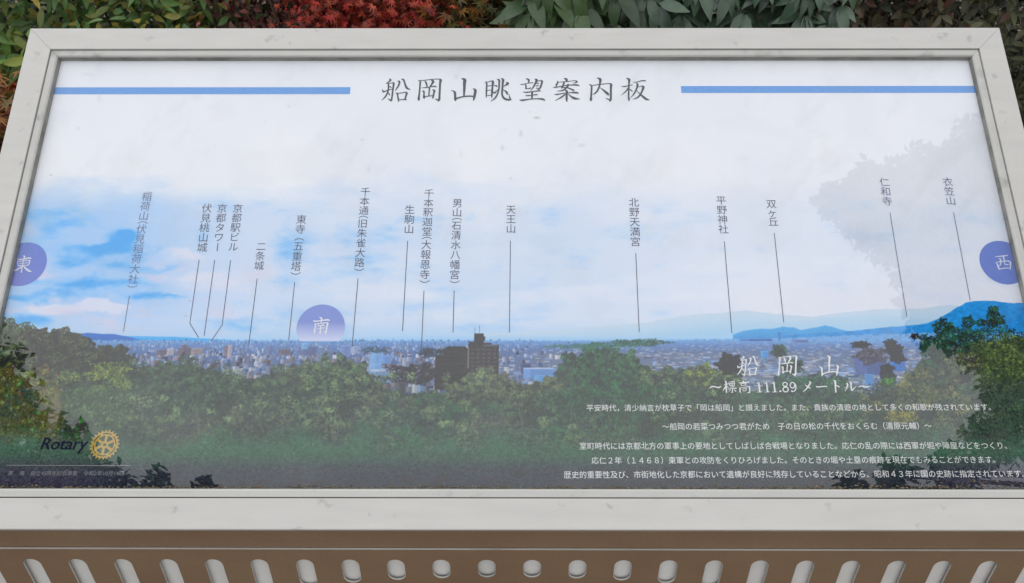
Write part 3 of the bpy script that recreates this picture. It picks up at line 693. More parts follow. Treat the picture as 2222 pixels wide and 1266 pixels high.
def quad_px(name, pts, mat, label=None):
    return sub(name, [(*plane(*p), ZT) for p in pts], [(0, 1, 2, 3)], mat, label)
ya, yb = plane(430, 190)[1], plane(430, 205)[1]
for (ua, ub_) in ((60, 760), (1478, 2160)):
    xa, xb = plane(ua, 197)[0], plane(ub_, 197)[0]
    xa = max(xa, PX0 + 0.002); xb = min(xb, PX1 - 0.002)
    sub('blue_band', [(xa, yb + (0.002 if ua > 1000 else 0), ZT), (xb, yb + (0.002 if ua > 1000 else 0), ZT), (xb, ya + (0.002 if ua > 1000 else 0), ZT), (xa, ya + (0.002 if ua > 1000 else 0), ZT)], [(0, 1, 2, 3)], M_BAND)

# compass discs
def disc_mat(name, top, bot, x0=0.0, x1=1.0):
    m, t, b = new_mat(name)
    tc = N(t, 'ShaderNodeTexCoord'); sp = N(t, 'ShaderNodeSeparateXYZ'); mr = N(t, 'ShaderNodeMapRange'); mr.inputs['From Min'].default_value = x0; mr.inputs['From Max'].default_value = x1
    mx = N(t, 'ShaderNodeMix', data_type='RGBA'); mx.inputs['A'].default_value = (*bot, 1); mx.inputs['B'].default_value = (*top, 1)
    t.links.new(tc.outputs['Generated'], sp.inputs[0]); t.links.new(sp.outputs['Y'], mr.inputs['Value']); t.links.new(mr.outputs['Result'], mx.inputs['Factor']); t.links.new(mx.outputs['Result'], b.inputs['Base Color'])
    b.inputs['Roughness'].default_value = 0.7; b.inputs['Specular IOR Level'].default_value = 0.1
    return m
def disc(cu, cv, ru, mat, vcut=None):
    c = np.array(plane(cu, cv)); r_ = (plane(cu + ru, cv)[0] - plane(cu - ru, cv)[0]) / 2
    ycut = plane(cu, vcut)[1] if vcut else -9
    P = []
    for k in range(96):
        a = 2 * math.pi * k / 96
        P.append((min(max(c[0] + r_ * math.cos(a), PX0 + .001), PX1 - .001), max(c[1] + r_ * math.sin(a), ycut), Z_PRINT + 0.00015))
    return sub('compass_disc', P, [tuple(range(96))], mat)
disc(696, 711, 52.5, disc_mat('periwinkle_fade', (0.18, 0.25, 0.60), (0.55, 0.60, 0.80), 0.04, 0.52), 741)
disc(50, 573.5, 51, disc_mat('periwinkle', (0.085, 0.17, 0.56), (0.13, 0.17, 0.55)))
disc(2177, 570, 51, disc_mat('periwinkle_pale', (0.17, 0.24, 0.58), (0.16, 0.23, 0.57)))

# gold gear emblem
def ringpoly(c, ro, ri, n_=96, teeth=0, z=0.0):
    V_ = []; F_ = []
    for k in range(n_):
        a = 2 * math.pi * k / n_
        rr = ro * (1.0 if not teeth else (1.0 if (k % (n_ // teeth)) in (1, 2) else 0.90 if (k % (n_ // teeth)) in (0, 3) else 0.86))
        V_ += [(c[0] + rr * math.cos(a), c[1] + rr * math.sin(a), ZT + z), (c[0] + ri * math.cos(a), c[1] + ri * math.sin(a), ZT + z)]
    for k in range(n_):
        q = (k + 1) % n_; F_.append((2 * k, 2 * q, 2 * q + 1, 2 * k + 1))
    return V_, F_
gc = np.array(plane(227.2, 965.5)); gr = (plane(260, 965.5)[0] - plane(194.5, 965.5)[0]) / 2
V_, F_ = ringpoly(gc, gr, gr * 0.775, 144, 24)
for (ro, ri) in ((0.70, 0.60), (0.24, 0.10)):
    v2, f2 = ringpoly(gc, gr * ro, gr * ri); b0_ = len(V_); V_ += v2; F_ += [tuple(i + b0_ for i in f) for f in f2]
for k in range(6):
    a = math.pi / 2 - 0.08 + k * math.pi / 3; d = np.array([math.cos(a), math.sin(a)]); q = np.array([-d[1], d[0]])
    b0_ = len(V_)
    for rr, w in ((0.22, 0.075), (0.63, 0.10)):
        for s_g in (-1, 1): V_.append((*(gc + d * gr * rr + q * gr * w * s_g), ZT + 0.00003))
    F_.append((b0_, b0_ + 1, b0_ + 3, b0_ + 2))
    a2 = a + math.pi / 6; d = np.array([math.cos(a2), math.sin(a2)]); q = np.array([-d[1], d[0]]); b0_ = len(V_)
    for rr in (0.685, 0.79):
        for s_g in (-1, 1): V_.append((*(gc + d * gr * rr + q * gr * 0.09 * s_g), ZT + 0.00006))
    F_.append((b0_, b0_ + 1, b0_ + 3, b0_ + 2))
sub('wheel_emblem', V_, F_, M_GOLD, 'gold toothed wheel emblem with six spokes')

# brush lettering: each stroke a ribbon of changing width (x, y, width) in a drawing grid
CH = {}
CH['船'] = [[(335,165,15),(385,195,50),(350,235,42),(255,300,18)],[(318,315,45),(318,430,45),(300,560,45),(240,680,48),(190,740,35),(115,815,12)],[(250,302,20),(350,297,22),(445,282,24)],
 [(440,272,16),(475,300,58),(465,400,50),(445,560,50),(425,720,46),(410,800,48),(385,845,22)],[(410,815,45),(350,790,36),(300,755,10)],[(345,385,15),(375,405,30),(408,428,26)],[(135,485,22),(160,550,48),(210,540,34),(300,510,28),(440,465,20)],
 [(310,575,18),(345,625,36),(365,662,22)],[(590,230,14),(642,245,55),(650,290,50),(620,370,45),(570,450,36),(515,535,8)],[(705,175,12),(765,185,50),(800,260,46),(835,370,56),(875,440,58),(930,470,38),(990,490,8)],
 [(530,590,14),(588,610,48),(600,680,42),(615,780,46),(622,850,26)],[(600,602,20),(700,590,26),(825,572,24)],[(815,560,18),(870,590,60),(850,660,50),(815,780,40)],[(635,797,24),(740,787,24),(800,787,28),(860,790,34)]]
CH['岡'] = [[(1215,220,14),(1275,235,46),(1270,350,50),(1255,550,46),(1235,700,56),(1230,770,70),(1230,820,28)],[(1250,222,22),(1500,195,24),(1700,172,24),(1860,172,24)],[(1850,160,18),(1890,205,78),(1875,300,60),(1865,500,58),(1855,700,58),(1848,790,60),(1818,845,20)],
 [(1845,810,50),(1780,790,38),(1715,762,10)],[(1415,230,24),(1452,280,52),(1475,360,44),(1480,405,32)],[(1600,195,18),(1665,238,72),(1640,300,56),(1600,365,48),(1560,412,32)],[(1320,435,14),(1450,425,30),(1600,405,24),(1720,390,38),(1772,410,16)],
 [(1528,425,28),(1556,465,44),(1545,550,40),(1535,690,36)],[(1330,525,14),(1385,548,52),(1390,620,42),(1390,720,60),(1405,758,26)],[(1395,715,30),(1500,687,28),(1650,670,26)],[(1640,490,14),(1700,522,64),(1685,600,48),(1660,720,50),(1648,758,20)]]
CH['山'] = [[(430,150,14),(530,195,94),(525,300,86),(520,500,70),(510,690,44)],[(120,510,14),(195,535,38),(235,575,72),(245,680,66),(250,780,74),(265,832,26)],[(255,770,55),(350,735,45),(480,700,40),(650,685,44),(810,692,38)],[(780,455,14),(850,505,80),(845,600,76),(820,720,70),(798,822,26)]]
CH['眺'] = [[(1135,255,12),(1192,275,44),(1195,400,48),(1185,600,46),(1182,732,22)],[(1200,262,20),(1345,228,26)],[(1345,215,18),(1382,255,70),(1370,400,56),(1355,600,56),(1350,745,22)],[(1220,386,14),(1280,375,28),(1340,370,14)],[(1215,515,18),(1340,495,22)],[(1205,670,22),(1340,655,24)],
 [(1500,180,14),(1570,200,56),(1572,300,50),(1565,450,48),(1520,620,45),(1440,750,42),(1315,840,12)],[(1415,355,14),(1480,375,40),(1518,392,30)],[(1385,558,26),(1438,590,48),(1480,540,30),(1560,462,12)],
 [(1625,145,14),(1688,195,70),(1680,300,56),(1665,500,56),(1660,640,52),(1720,750,60),(1840,795,56),(1935,785,40)],[(1915,795,50),(1885,710,36),(1865,620,8)],[(1775,265,18),(1838,303,66),(1780,345,45),(1700,402,10)],[(1700,500,12),(1770,540,45),(1812,605,58),(1820,640,26)]]
CH['望'] = [[(360,155,14),(445,190,60),(450,240,45),(440,295,34)],[(190,325,12),(270,330,28),(400,300,22),(580,275,26)],[(340,325,18),(364,365,46),(366,455,42)],[(350,455,40),(430,460,26),(505,440,44)],[(625,165,14),(688,200,74),(650,290,50),(600,390,48),(500,525,10)],[(700,238,24),(830,208,24)],
 [(815,205,18),(852,240,58),(830,330,50),(795,430,50),(738,495,34)],[(765,480,40),(700,450,30),(665,425,10)],[(680,300,24),(755,300,26)],[(665,370,24),(750,372,30)],[(275,560,12),(380,570,38),(550,550,28),(760,525,34),(805,540,18)],[(552,555,62),(550,660,50),(545,770,42)],[(345,670,12),(410,670,32),(560,655,24),(680,640,34),(715,655,14)],
 [(170,795,12),(260,810,48),(450,780,32),(700,765,30),(860,775,54),(940,815,26)]]
CH['案'] = [[(1500,150,12),(1580,175,70),(1590,245,62)],[(1310,220,14),(1325,270,44),(1280,350,48),(1270,390,22)],[(1330,265,18),(1600,245,24),(1850,212,22)],[(1845,212,18),(1898,250,54),(1850,280,30),(1780,295,10)],[(1512,275,56),(1490,350,50),(1450,420,52),(1440,452,30)],[(1185,420,14),(1260,420,34),(1450,380,26),(1700,350,30),(1900,350,44),(1982,380,16)],
 [(1645,335,70),(1600,410,50),(1500,500,44),(1400,525,30),(1290,530,10)],[(1455,425,24),(1600,430,34),(1720,470,40),(1800,510,48),(1812,534,20)],[(1225,630,12),(1290,635,38),(1500,600,26),(1700,580,28),(1880,580,54),(1955,600,22)],[(1535,500,14),(1593,540,68),(1590,650,60),(1590,780,60),(1600,852,26)],[(1540,635,42),(1430,720,42),(1240,820,12)],[(1630,615,14),(1730,700,45),(1840,755,68),(1995,770,10)]]
CH['内'] = [[(175,335,12),(255,368,50),(255,500,52),(245,700,60),(240,780,76),(240,830,36)],[(255,367,22),(480,335,26),(790,300,24)],[(790,295,14),(845,340,74),(840,450,60),(840,700,62),(835,790,58),(802,850,26)],[(835,800,50),(750,775,34),(675,745,10)],[(415,130,12),(518,180,78),(510,300,56),(490,400,54),(430,530,48),(360,600,38),(290,635,12)],[(520,430,12),(620,510,48),(740,610,74),(780,655,30)]]
CH['板'] = [[(1300,140,12),(1388,185,72),(1385,300,50),(1380,500,50),(1375,720,50),(1385,770,58),(1385,830,26)],[(1155,390,12),(1250,395,34),(1380,365,26),(1490,345,26)],[(1375,425,38),(1290,540,36),(1150,660,10)],[(1405,478,14),(1450,505,34),(1490,540,28)],[(1510,265,12),(1600,265,25),(1780,220,32),(1890,225,36)],
 [(1605,290,18),(1645,340,60),(1610,470,48),(1540,610,42),(1425,750,10)],[(1660,412,18),(1790,375,26)],[(1780,372,24),(1818,418,78),(1780,530,50),(1720,650,48),(1620,740,38),(1500,780,10)],[(1615,520,14),(1720,620,34),(1810,700,58),(1900,770,64),(2015,805,10)]]
CH['東'] = [[(588,412,30),(615,430,40),(612,470,26)],[(430,485,14),(520,500,26),(740,465,30),(785,485,14)],[(438,548,14),(440,590,22),(458,648,14)],[(445,546,18),(600,535,18),(742,522,20)],[(745,522,32),(735,590,28),(702,652,16)],[(480,600,14),(710,585,15)],[(455,658,20),(705,645,18)],[(612,470,24),(582,560,22),(560,680,26),(535,825,32)],[(545,680,28),(440,750,34),(320,805,10)],[(580,655,18),(650,730,42),(720,785,46),(795,800,10)]]
CH['南'] = [[(890,475,14),(952,515,50),(950,600,32),(935,665,28)],[(690,580,12),(760,600,34),(950,580,25),(1140,555,44),(1195,580,26)],[(730,685,14),(768,705,30),(760,800,34),(740,900,40),(740,955,32)],[(760,683,20),(1110,645,28)],[(1090,640,18),(1138,672,54),(1115,780,38),(1100,900,38),(1072,1000,20)],[(1095,930,42),(1010,930,10)],[(850,690,14),(878,740,24)],[(1010,690,28),(960,745,18)],[(810,750,14),(1040,725,24)],[(805,825,14),(1050,800,24)],[(930,735,24),(920,850,34),(910,980,38)]]
CH['西'] = [[(570,490,12),(700,480,25),(880,455,24)],[(670,530,18),(700,570,34),(700,680,24),(650,742,12)],[(770,490,34),(790,560,25),(800,640,22),(825,688,24),(905,683,20)],[(575,635,12),(760,605,22),(905,595,24)],[(890,595,18),(943,632,38),(945,720,30),(945,818,18)],[(590,640,14),(625,690,30),(650,770,34),(690,825,10)],[(680,800,24),(820,775,22),(930,775,20)]]
HY = [[(60,315,24),(130,285,35),(200,290,30),(280,310,35),(350,275,16)],[(440,145,14),(470,175,38),(475,300,38),(485,440,30)],[(415,240,14),(530,215,22)],[(470,250,24),(440,320,28),(400,385,10)],[(490,270,14),(530,310,24)],[(540,170,12),(690,150,24)],[(535,195,12),(555,218,22),(570,268,18)],[(555,210,14),(695,190,16)],[(690,190,26),(682,258,18)],[(600,180,14),(600,262,14)],[(642,175,14),(640,258,14)],[(565,264,14),(690,256,15)],[(570,302,14),(680,287,20)],[(515,350,14),(740,325,24)],
 [(635,340,22),(632,440,28)],[(630,436,22),(592,428,8)],[(580,370,20),(540,420,10)],[(670,360,14),(725,410,28)],[(900,140,28),(925,178,34)],[(785,190,14),(860,190,25),(1060,170,28)],[(840,215,14),(865,268,22)],[(850,216,14),(970,200,17)],[(975,200,24),(956,258,16)],[(860,260,14),(965,251,15)],[(800,320,14),(830,345,30),(820,400,32),(845,442,20)],[(830,318,16),(1050,286,20)],[(1060,285,38),(1070,350,35),(1065,430,34),(1042,450,16)],[(1050,440,22),(1005,435,8)],[(895,350,12),(905,402,18)],[(900,346,14),(985,335,15)],[(985,335,22),(970,397,16)],[(905,402,14),(972,393,14)],
 [(1830,408,44),(1862,402,44)]]
for dx in (0, 198, 385):
    HY += [[(1235 + dx, 208, 12), (1290 + dx, 192, 20)], [(1298 + dx, 180, 30), (1310 + dx, 300, 38), (1325 + dx, 422, 38)], [(1260 + dx, 429, 15), (1380 + dx, 421, 15)]]
def ringstroke(cx, cy, rx, ry, w, a0=0, a1=360):
    return [(cx + rx * math.cos(R_(a)), cy + ry * math.sin(R_(a)), w) for a in np.linspace(a0, a1, 14)]
HY += [ringstroke(1965, 232, 56, 50, 24, 90, 400), ringstroke(1965, 232, 56, 50, 24, 30, 100), ringstroke(1980, 360, 66, 62, 28, -80, 280)]
MT = [ringstroke(52, 250, 56, 72, 26, 0, 360), [(118, 210, 20), (138, 290, 30), (118, 380, 28), (70, 412, 22), (25, 395, 36)],
      [(480,150,18),(508,188,38),(450,280,32),(390,360,28),(318,415,12)],[(365,245,12),(430,280,28),(505,330,26)],[(650,270,12),(685,295,30),(800,285,28),(930,280,26)],[(1095,130,16),(1135,155,46),(1140,280,38),(1155,432,34)],[(1150,250,14),(1200,275,30),(1250,300,16)],
      [(1415,200,16),(1448,225,38),(1435,310,30),(1385,400,10)],[(1490,165,16),(1533,195,38),(1540,290,32),(1558,388,34)],[(1558,385,34),(1610,340,25),(1670,280,8)],[(1730,295,18),(1810,270,28),(1920,300,30),(2030,270,14)]]

def catmull(P, n_=4):
    P = np.array(P, float)
    if len(P) < 3: return P
    out = []
    Q = np.vstack([2 * P[0] - P[1], P, 2 * P[-1] - P[-2]])
    for i in range(1, len(Q) - 2):
        for k in range(n_):
            t_ = k / n_
            out.append(0.5 * ((2 * Q[i]) + (-Q[i - 1] + Q[i + 1]) * t_ + (2 * Q[i - 1] - 5 * Q[i] + 4 * Q[i + 1] - Q[i + 2]) * t_ ** 2 + (-Q[i - 1] + 3 * Q[i] - 3 * Q[i + 1] + Q[i + 2]) * t_ ** 3))
    out.append(P[-1]); return np.array(out)
def brush(name, strokes, fx, fy, mat, wmul=1.0, label=None):
    """fx, fy map the drawing grid to photo coordinates"""
    V_ = []; F_ = []
    for k, S in enumerate(strokes):
        P = catmull(S); z = ZT + 0.00002 * k
        pts = []
        for i in range(len(P)):
            t_ = P[min(i + 1, len(P) - 1)][:2] - P[max(i - 1, 0)][:2]; t_ /= (np.linalg.norm(t_) + 1e-9)
            pts.append((P[i][:2], np.array([-t_[1], t_[0]]), max(P[i][2], 4) * 0.5 * wmul, t_))
        b0_ = len(V_)
        add = lambda p: V_.append((*plane(fx(p[0]), fy(p[1])), z))
        p, n_, w, t_ = pts[0]; add(p - t_ * w * 0.6)
        for (p, n_, w, t_) in pts: add(p + n_ * w); add(p - n_ * w)
        p, n_, w, t_ = pts[-1]; add(p + t_ * w * 0.6)
        last = len(V_) - 1
        F_.append((b0_, b0_ + 1, b0_ + 2))
        for i in range(len(pts) - 1):
            a = b0_ + 1 + 2 * i; F_.append((a, a + 2, a + 3, a + 1))
        F_.append((last - 2, last, last - 1))
    return sub(name, V_, F_, mat, label)
K = 160 / 2222.0
for ch, ox in (('船', 820), ('岡', 820), ('山', 970), ('眺', 970), ('望', 1115), ('案', 1115), ('内', 1265), ('板', 1265)):
    brush('title_character', CH[ch], lambda x, o=ox: o + x * K, lambda y: 160 + y * K, M_INK, 1.06)
def remap(ch, src, dst, mat, name, wm=1.0):
    (x0, y0, x1, y1), (a0, b0_, a1, b1_) = src, dst
    brush(name, CH[ch], lambda x: a0 + (x - x0) * (a1 - a0) / (x1 - x0), lambda y: b0_ + (y - y0) * (b1_ - b0_) / (y1 - y0), mat, wm)
remap('船', (115, 160, 990, 850), (1599, 773, 1648, 817), M_WHITE, 'subtitle_character', 1.0)
remap('岡', (1195, 155, 1930, 845), (1687.4, 772, 1730.6, 817), M_WHITE, 'subtitle_character', 1.0)
remap('山', (120, 145, 900, 830), (1776.5, 772, 1820.6, 816.5), M_WHITE, 'subtitle_character', .85)
for ch, ox, oy, s_k in (('東', 0, 520, 11.51), ('南', 630, 655, 14.07), ('西', 2110, 515, 11.51)):
    brush('compass_character', CH[ch], lambda x, o=ox, s_=s_k: o + x / s_, lambda y, o=oy, s_=s_k: o + y / s_, M_WHITE if ch == '南' else M_WHITE2, 1.1)
brush('height_line', HY, lambda x: 1535 + x / 11.695, lambda y: 815 + y / 11.695, M_WHITE, 1.0)
brush('height_line', MT, lambda x: 1715 + x / 11.695, lambda y: 815 + y / 11.695, M_WHITE, 1.0)

# ------------------------------------------------------------------ clear cover pane
m, t, b = new_mat('clear_pane')
t.nodes.remove(b)
out = t.nodes['Material Output']
tr = N(t, 'ShaderNodeBsdfTransparent'); gl = N(t, 'ShaderNodeBsdfGlossy'); lw = N(t, 'ShaderNodeLayerWeight'); lw.inputs['Blend'].default_value = 0.5; pw = N(t, 'ShaderNodeMath', operation='POWER'); pw.inputs[1].default_value = 5.0; fr = N(t, 'ShaderNodeMath', operation='MULTIPLY_ADD'); fr.inputs[1].default_value = 0.943; fr.inputs[2].default_value = 0.057; mx = N(t, 'ShaderNodeMixShader')
gl.inputs['Roughness'].default_value = 0.0; t.links.new(lw.outputs['Facing'], pw.inputs[0]); t.links.new(pw.outputs[0], fr.inputs[0])
df = N(t, 'ShaderNodeBsdfDiffuse'); df.inputs['Color'].default_value = (0.5, 0.5, 0.48, 1); mx2 = N(t, 'ShaderNodeMixShader')
tc = N(t, 'ShaderNodeTexCoord'); nn = N(t, 'ShaderNodeTexNoise'); nn.inputs['Scale'].default_value = 9; nn.inputs['Detail'].default_value = 5; nn.inputs['Distortion'].default_value = 0.2
mr = N(t, 'ShaderNodeMapRange'); mr.inputs['From Min'].default_value = 0.52; mr.inputs['From Max'].default_value = 0.80; mr.inputs['To Max'].default_value = 0.035
t.links.new(tc.outputs['Object'], nn.inputs['Vector']); t.links.new(nn.outputs['Fac'], mr.inputs['Value']); t.links.new(mr.outputs['Result'], mx2.inputs['Fac'])
t.links.new(fr.outputs[0], mx.inputs['Fac']); t.links.new(tr.outputs[0], mx.inputs[1]); t.links.new(gl.outputs[0], mx.inputs[2])
t.links.new(mx.outputs[0], mx2.inputs[1]); t.links.new(df.outputs[0], mx2.inputs[2]); t.links.new(mx2.outputs[0], out.inputs['Surface'])
M_PANE = m
za, zb = -0.0115, -0.0140
e = 0.0009
X0, X1, Y0, Y1 = -OW + IN + e, OW - IN - e, -OH + IN + e, -IN - e
board_part('cover_pane', [(X0, Y0, za), (X1, Y0, za), (X1, Y1, za), (X0, Y1, za), (X0, Y0, zb), (X1, Y0, zb), (X1, Y1, zb), (X0, Y1, zb)],
           [(0, 1, 2, 3), (7, 6, 5, 4), (0, 4, 5, 1), (1, 5, 6, 2), (2, 6, 7, 3), (3, 7, 4, 0)], M_PANE)
# moss and dust caught along the lower edge of the pane
m, t, b = new_mat('mossy_dust')
tc = N(t, 'ShaderNodeTexCoord'); nn = N(t, 'ShaderNodeTexNoise'); nn.inputs['Scale'].default_value = 90; rp = N(t, 'ShaderNodeValToRGB')
rp.color_ramp.elements[0].color = (0.07, 0.06, 0.035, 1); rp.color_ramp.elements[1].color = (0.22, 0.17, 0.105, 1); rp.color_ramp.elements[0].position = .35; rp.color_ramp.elements[1].position = .65
t.links.new(tc.outputs['Object'], nn.inputs['Vector']); t.links.new(nn.outputs['Fac'], rp.inputs['Fac']); t.links.new(rp.outputs['Color'], b.inputs['Base Color']); b.inputs['Roughness'].default_value = 1
V_ = []; F_ = []
for k in range(1300):
    x = random.uniform(X0, X1)
    dens = 0.0012 + 0.0050 * max(0, min(1, (x - 0.43) / 0.3)) + 0.0015 * (0.5 + 0.5 * math.sin(x * 23) * math.sin(x * 7.1))
    y = Y0 + abs(random.gauss(0, dens)); s_g = random.uniform(0.0006, 0.0019); z = za
    b0_ = len(V_)
    for q in range(5):
        a = q * 1.2566 + random.random(); rr = s_g * random.uniform(.5, 1)
        V_.append((x + rr * 1.6 * math.cos(a), y + rr * math.sin(a), z + 0.0002))
    V_.append((x, y, z + s_g * .8))
    F_ += [(b0_ + q, b0_ + (q + 1) % 5, b0_ + 5) for q in range(5)]
d = board_part('edge_grime', V_, F_, m); d['kind'] = 'stuff'

# ------------------------------------------------------------------ slotted apron below the board (upright)
pbl = BW @ Vector((0, -OH, 0))
xdir = (BW.to_3x3() @ Vector((1, 0, 0))); xdir.z = 0; xdir.normalize(); zdir = Vector((0, 0, 1)); ydir = zdir.cross(xdir)
AW = Matrix.Translation(pbl) @ Matrix((xdir, ydir, zdir)).transposed().to_4x4()      # X along, Y away from the viewer, Z up
def apron_part(name, verts, faces, mat, midx=None, parent=None):
    return link_mesh(name, mesh_of(name, verts, faces, False, midx), mat, parent or board, AW)
def at_apron(u, v, yoff):
    d = CAMW.to_3x3() @ Vector(((u - CU) / FPX, -(v - CV) / FPX, -1)); o = EYE
    n_ = ydir; q = pbl + ydir * yoff
    t_ = (q - o).dot(n_) / d.dot(n_); p = AW.inverted() @ (o + d * t_)
    return p
FY = 0.012                                             # front face of the slotted sheet, behind the frame's edge
ztop = at_apron(1111, 1194, FY).z
zslot = at_apron(1111, 1215.5, FY).z
pitch = at_apron(1155 + 98.6, 1230, FY).x - at_apron(1155, 1230, FY).x
xs0 = at_apron(1105.5, 1230, FY).x - pitch / 2
sw = (at_apron(1174.5, 1236, FY).x - at_apron(1136, 1236, FY).x) / 2
TK = 0.0032; zbot = -0.40
zc = zslot - sw                                        # centre of the slot's upper arc
slots = []
for k in range(-13, 15):
    cx = xs0 + k * pitch
    if abs(cx) > 0.86: continue
    L = 0.0435 + 0.235 * (cx - xs0 - pitch / 2) ** 2 * 1.0
    L = min(L, 0.24)
    slots.append((cx, zc, zslot - L + sw))
NA = 10
V_ = []; F_ = []; MI = []
def addv(x, z, y): V_.append((x, y, z)); return len(V_) - 1
def addf(f, mi): F_.append(f); MI.append(mi)
edges = [-0.885] + [(slots[i][0] + slots[i + 1][0]) / 2 for i in range(len(slots) - 1)] + [0.885]
for i, (cx, z1, z0) in enumerate(slots):
    xl, xr = edges[i], edges[i + 1]
    loop = [(cx + sw * math.cos(math.pi * k / NA), z1 + sw * math.sin(math.pi * k / NA)) for k in range(NA + 1)] + \
           [(cx - sw * math.cos(math.pi * k / NA), z0 - sw * math.sin(math.pi * k / NA)) for k in range(NA + 1)]
    outer = []
    n_ = len(loop)
    for k, (x, z) in enumerate(loop):
        if k <= NA: outer.append((xr + (xl - xr) * k / NA, ztop))
        else: outer.append((xl + (xr - xl) * (k - NA - 1) / NA, zbot))
    for y, flip in ((FY, False), (FY + TK, True)):
        li = [addv(x, z, y) for x, z in loop]; oi = [addv(x, z, y) for x, z in outer]
        for k in range(n_):
            q = (k + 1) % n_
            f = (oi[k], oi[q], li[q], li[k])
            addf(f if not flip else f[::-1], 0)
        if not flip: la, oa = li, oi
        else:
            for k in range(n_):
                q = (k + 1) % n_
                addf((la[k], la[q], li[q], li[k]), 1)
            for k in range(NA): addf((oa[k], oa[k + 1], oi[k + 1], oi[k]), 1)
            for k in range(NA + 1, n_ - 1): addf((oa[k], oa[k + 1], oi[k + 1], oi[k]), 1)
apron_part('slotted_sheet', V_, F_, [M_BROWN, M_EDGE], MI)['label'] = 'brown sheet pierced by a row of round-ended slots'
def box(x0, x1, y0, y1, z0, z1):
    v = [(x0, y0, z0), (x1, y0, z0), (x1, y1, z0), (x0, y1, z0), (x0, y0, z1), (x1, y0, z1), (x1, y1, z1), (x0, y1, z1)]
    return v, [(0, 3, 2, 1), (4, 5, 6, 7), (0, 1, 5, 4), (1, 2, 6, 5), (2, 3, 7, 6), (3, 0, 4, 7)]
v, f = box(-0.885, 0.885, FY + TK + 0.0008, FY + TK + 0.006, ztop + 0.0004, -0.012); apron_part('brown_rail', v, f, M_BROWN)
v, f = box(-0.883, 0.883, FY + TK + 0.0045, FY + TK + 0.0075, zbot, ztop - 0.004); apron_part('backing_sheet', v, f, M_BACK)
# posts and side cheeks down to the ground
hgt = pbl.z
for sx in (-0.62, 0.62):
    v, f = box(sx - 0.04, sx + 0.04, 0.10, 0.18, -hgt, 0.04); apron_part('post', v, f, M_FRAME)
for sx in (-0.86, 0.86):
    v = [(sx - .012, .025, -.30), (sx - .012, .35, -.06), (sx - .012, .35, .20), (sx - .012, .03, -.03), (sx + .012, .025, -.30), (sx + .012, .35, -.06), (sx + .012, .35, .20), (sx + .012, .03, -.03)]
    f = [(3, 2, 1, 0), (4, 5, 6, 7), (0, 1, 5, 4), (1, 2, 6, 5), (2, 3, 7, 6), (3, 0, 4, 7)]; apron_part('bracket', v, f, M_FRAME)

# ------------------------------------------------------------------ SHRUBS BEHIND THE BOARD
def leaf_mat(name, cols, rough=0.45, use_attr=False, spec=0.4, sheen=0.0):
    m, t, b = new_mat(name)
    rp = N(t, 'ShaderNodeValToRGB'); rp.color_ramp.interpolation = 'LINEAR'
    while len(rp.color_ramp.elements) < len(cols): rp.color_ramp.elements.new(0.5)
    for i, c in enumerate(cols):
        rp.color_ramp.elements[i].position = i / (len(cols) - 1); rp.color_ramp.elements[i].color = (*c, 1)
    if use_attr:
        a = N(t, 'ShaderNodeAttribute'); a.attribute_name = 'tint'; t.links.new(a.outputs['Fac'], rp.inputs['Fac'])
    else:
        a = N(t, 'ShaderNodeObjectInfo'); t.links.new(a.outputs['Random'], rp.inputs['Fac'])
    tc = N(t, 'ShaderNodeTexCoord'); nn = N(t, 'ShaderNodeTexNoise'); nn.inputs['Scale'].default_value = 60; nn.inputs['Detail'].default_value = 3
    ma = N(t, 'ShaderNodeMath', operation='MULTIPLY_ADD'); ma.inputs[1].default_value = 0.9; ma.inputs[2].default_value = 0.55
    sc = N(t, 'ShaderNodeVectorMath', operation='SCALE')
    t.links.new(tc.outputs['Object'], nn.inputs['Vector']); t.links.new(nn.outputs['Fac'], ma.inputs[0]); t.links.new(rp.outputs['Color'], sc.inputs[0]); t.links.new(ma.outputs[0], sc.inputs['Scale'])
    t.links.new(sc.outputs['Vector'], b.inputs['Base Color']); b.inputs['Roughness'].default_value = rough; b.inputs['Specular IOR Level'].default_value = spec
    return m
def oval_leaf(L, W, fold=0.22, droop=0.25, n_=5):
    V_ = []; F_ = []
    for i in range(n_ + 1):
        s = i / n_; w = W * 0.5 * (math.sin(math.pi * min(s * 0.98 + 0.02, 1) ** 0.85)) ** 0.9 if 0 < i < n_ else W * 0.02
        z = -droop * L * s * s
        V_ += [(-w, L * s, z + fold * w), (0, L * s, z), (w, L * s, z + fold * w)]
        if i:
            a = 3 * (i - 1); F_ += [(a, a + 1, a + 4, a + 3), (a + 1, a + 2, a + 5, a + 4)]
    return V_, F_
def maple_leaf(L, lobes=7):
    V_ = [(0, 0, 0)]; n_ = lobes
    for k in range(n_):
        a = R_(-125 + 250 * k / (n_ - 1)); r_ = L * (0.62 + 0.38 * math.cos(a * 0.72))
        if k: 
            am = a - R_(125 / (n_ - 1)); V_.append((math.sin(am) * L * .30, math.cos(am) * L * .30, 0.01 * L))
        for da, rf in ((-7, .62), (0, 1.0), (7, .62)):
            V_.append((math.sin(a + R_(da)) * r_ * rf, math.cos(a + R_(da)) * r_ * rf, -0.18 * r_ * rf * rf))
    F_ = [(0, i + 1, i) for i in range(1, len(V_) - 1)]
    return V_, F_
def orient(direction, up, roll=0.0):
    y = Vector(direction).normalized(); z = Vector(up); x = y.cross(z)
    if x.length < 1e-3: x = y.cross(Vector((1, 0, 0)))
    x.normalize(); z = x.cross(y)
    return Matrix((x, y, z)).transposed() @ Matrix.Rotation(roll, 3, 'Y')
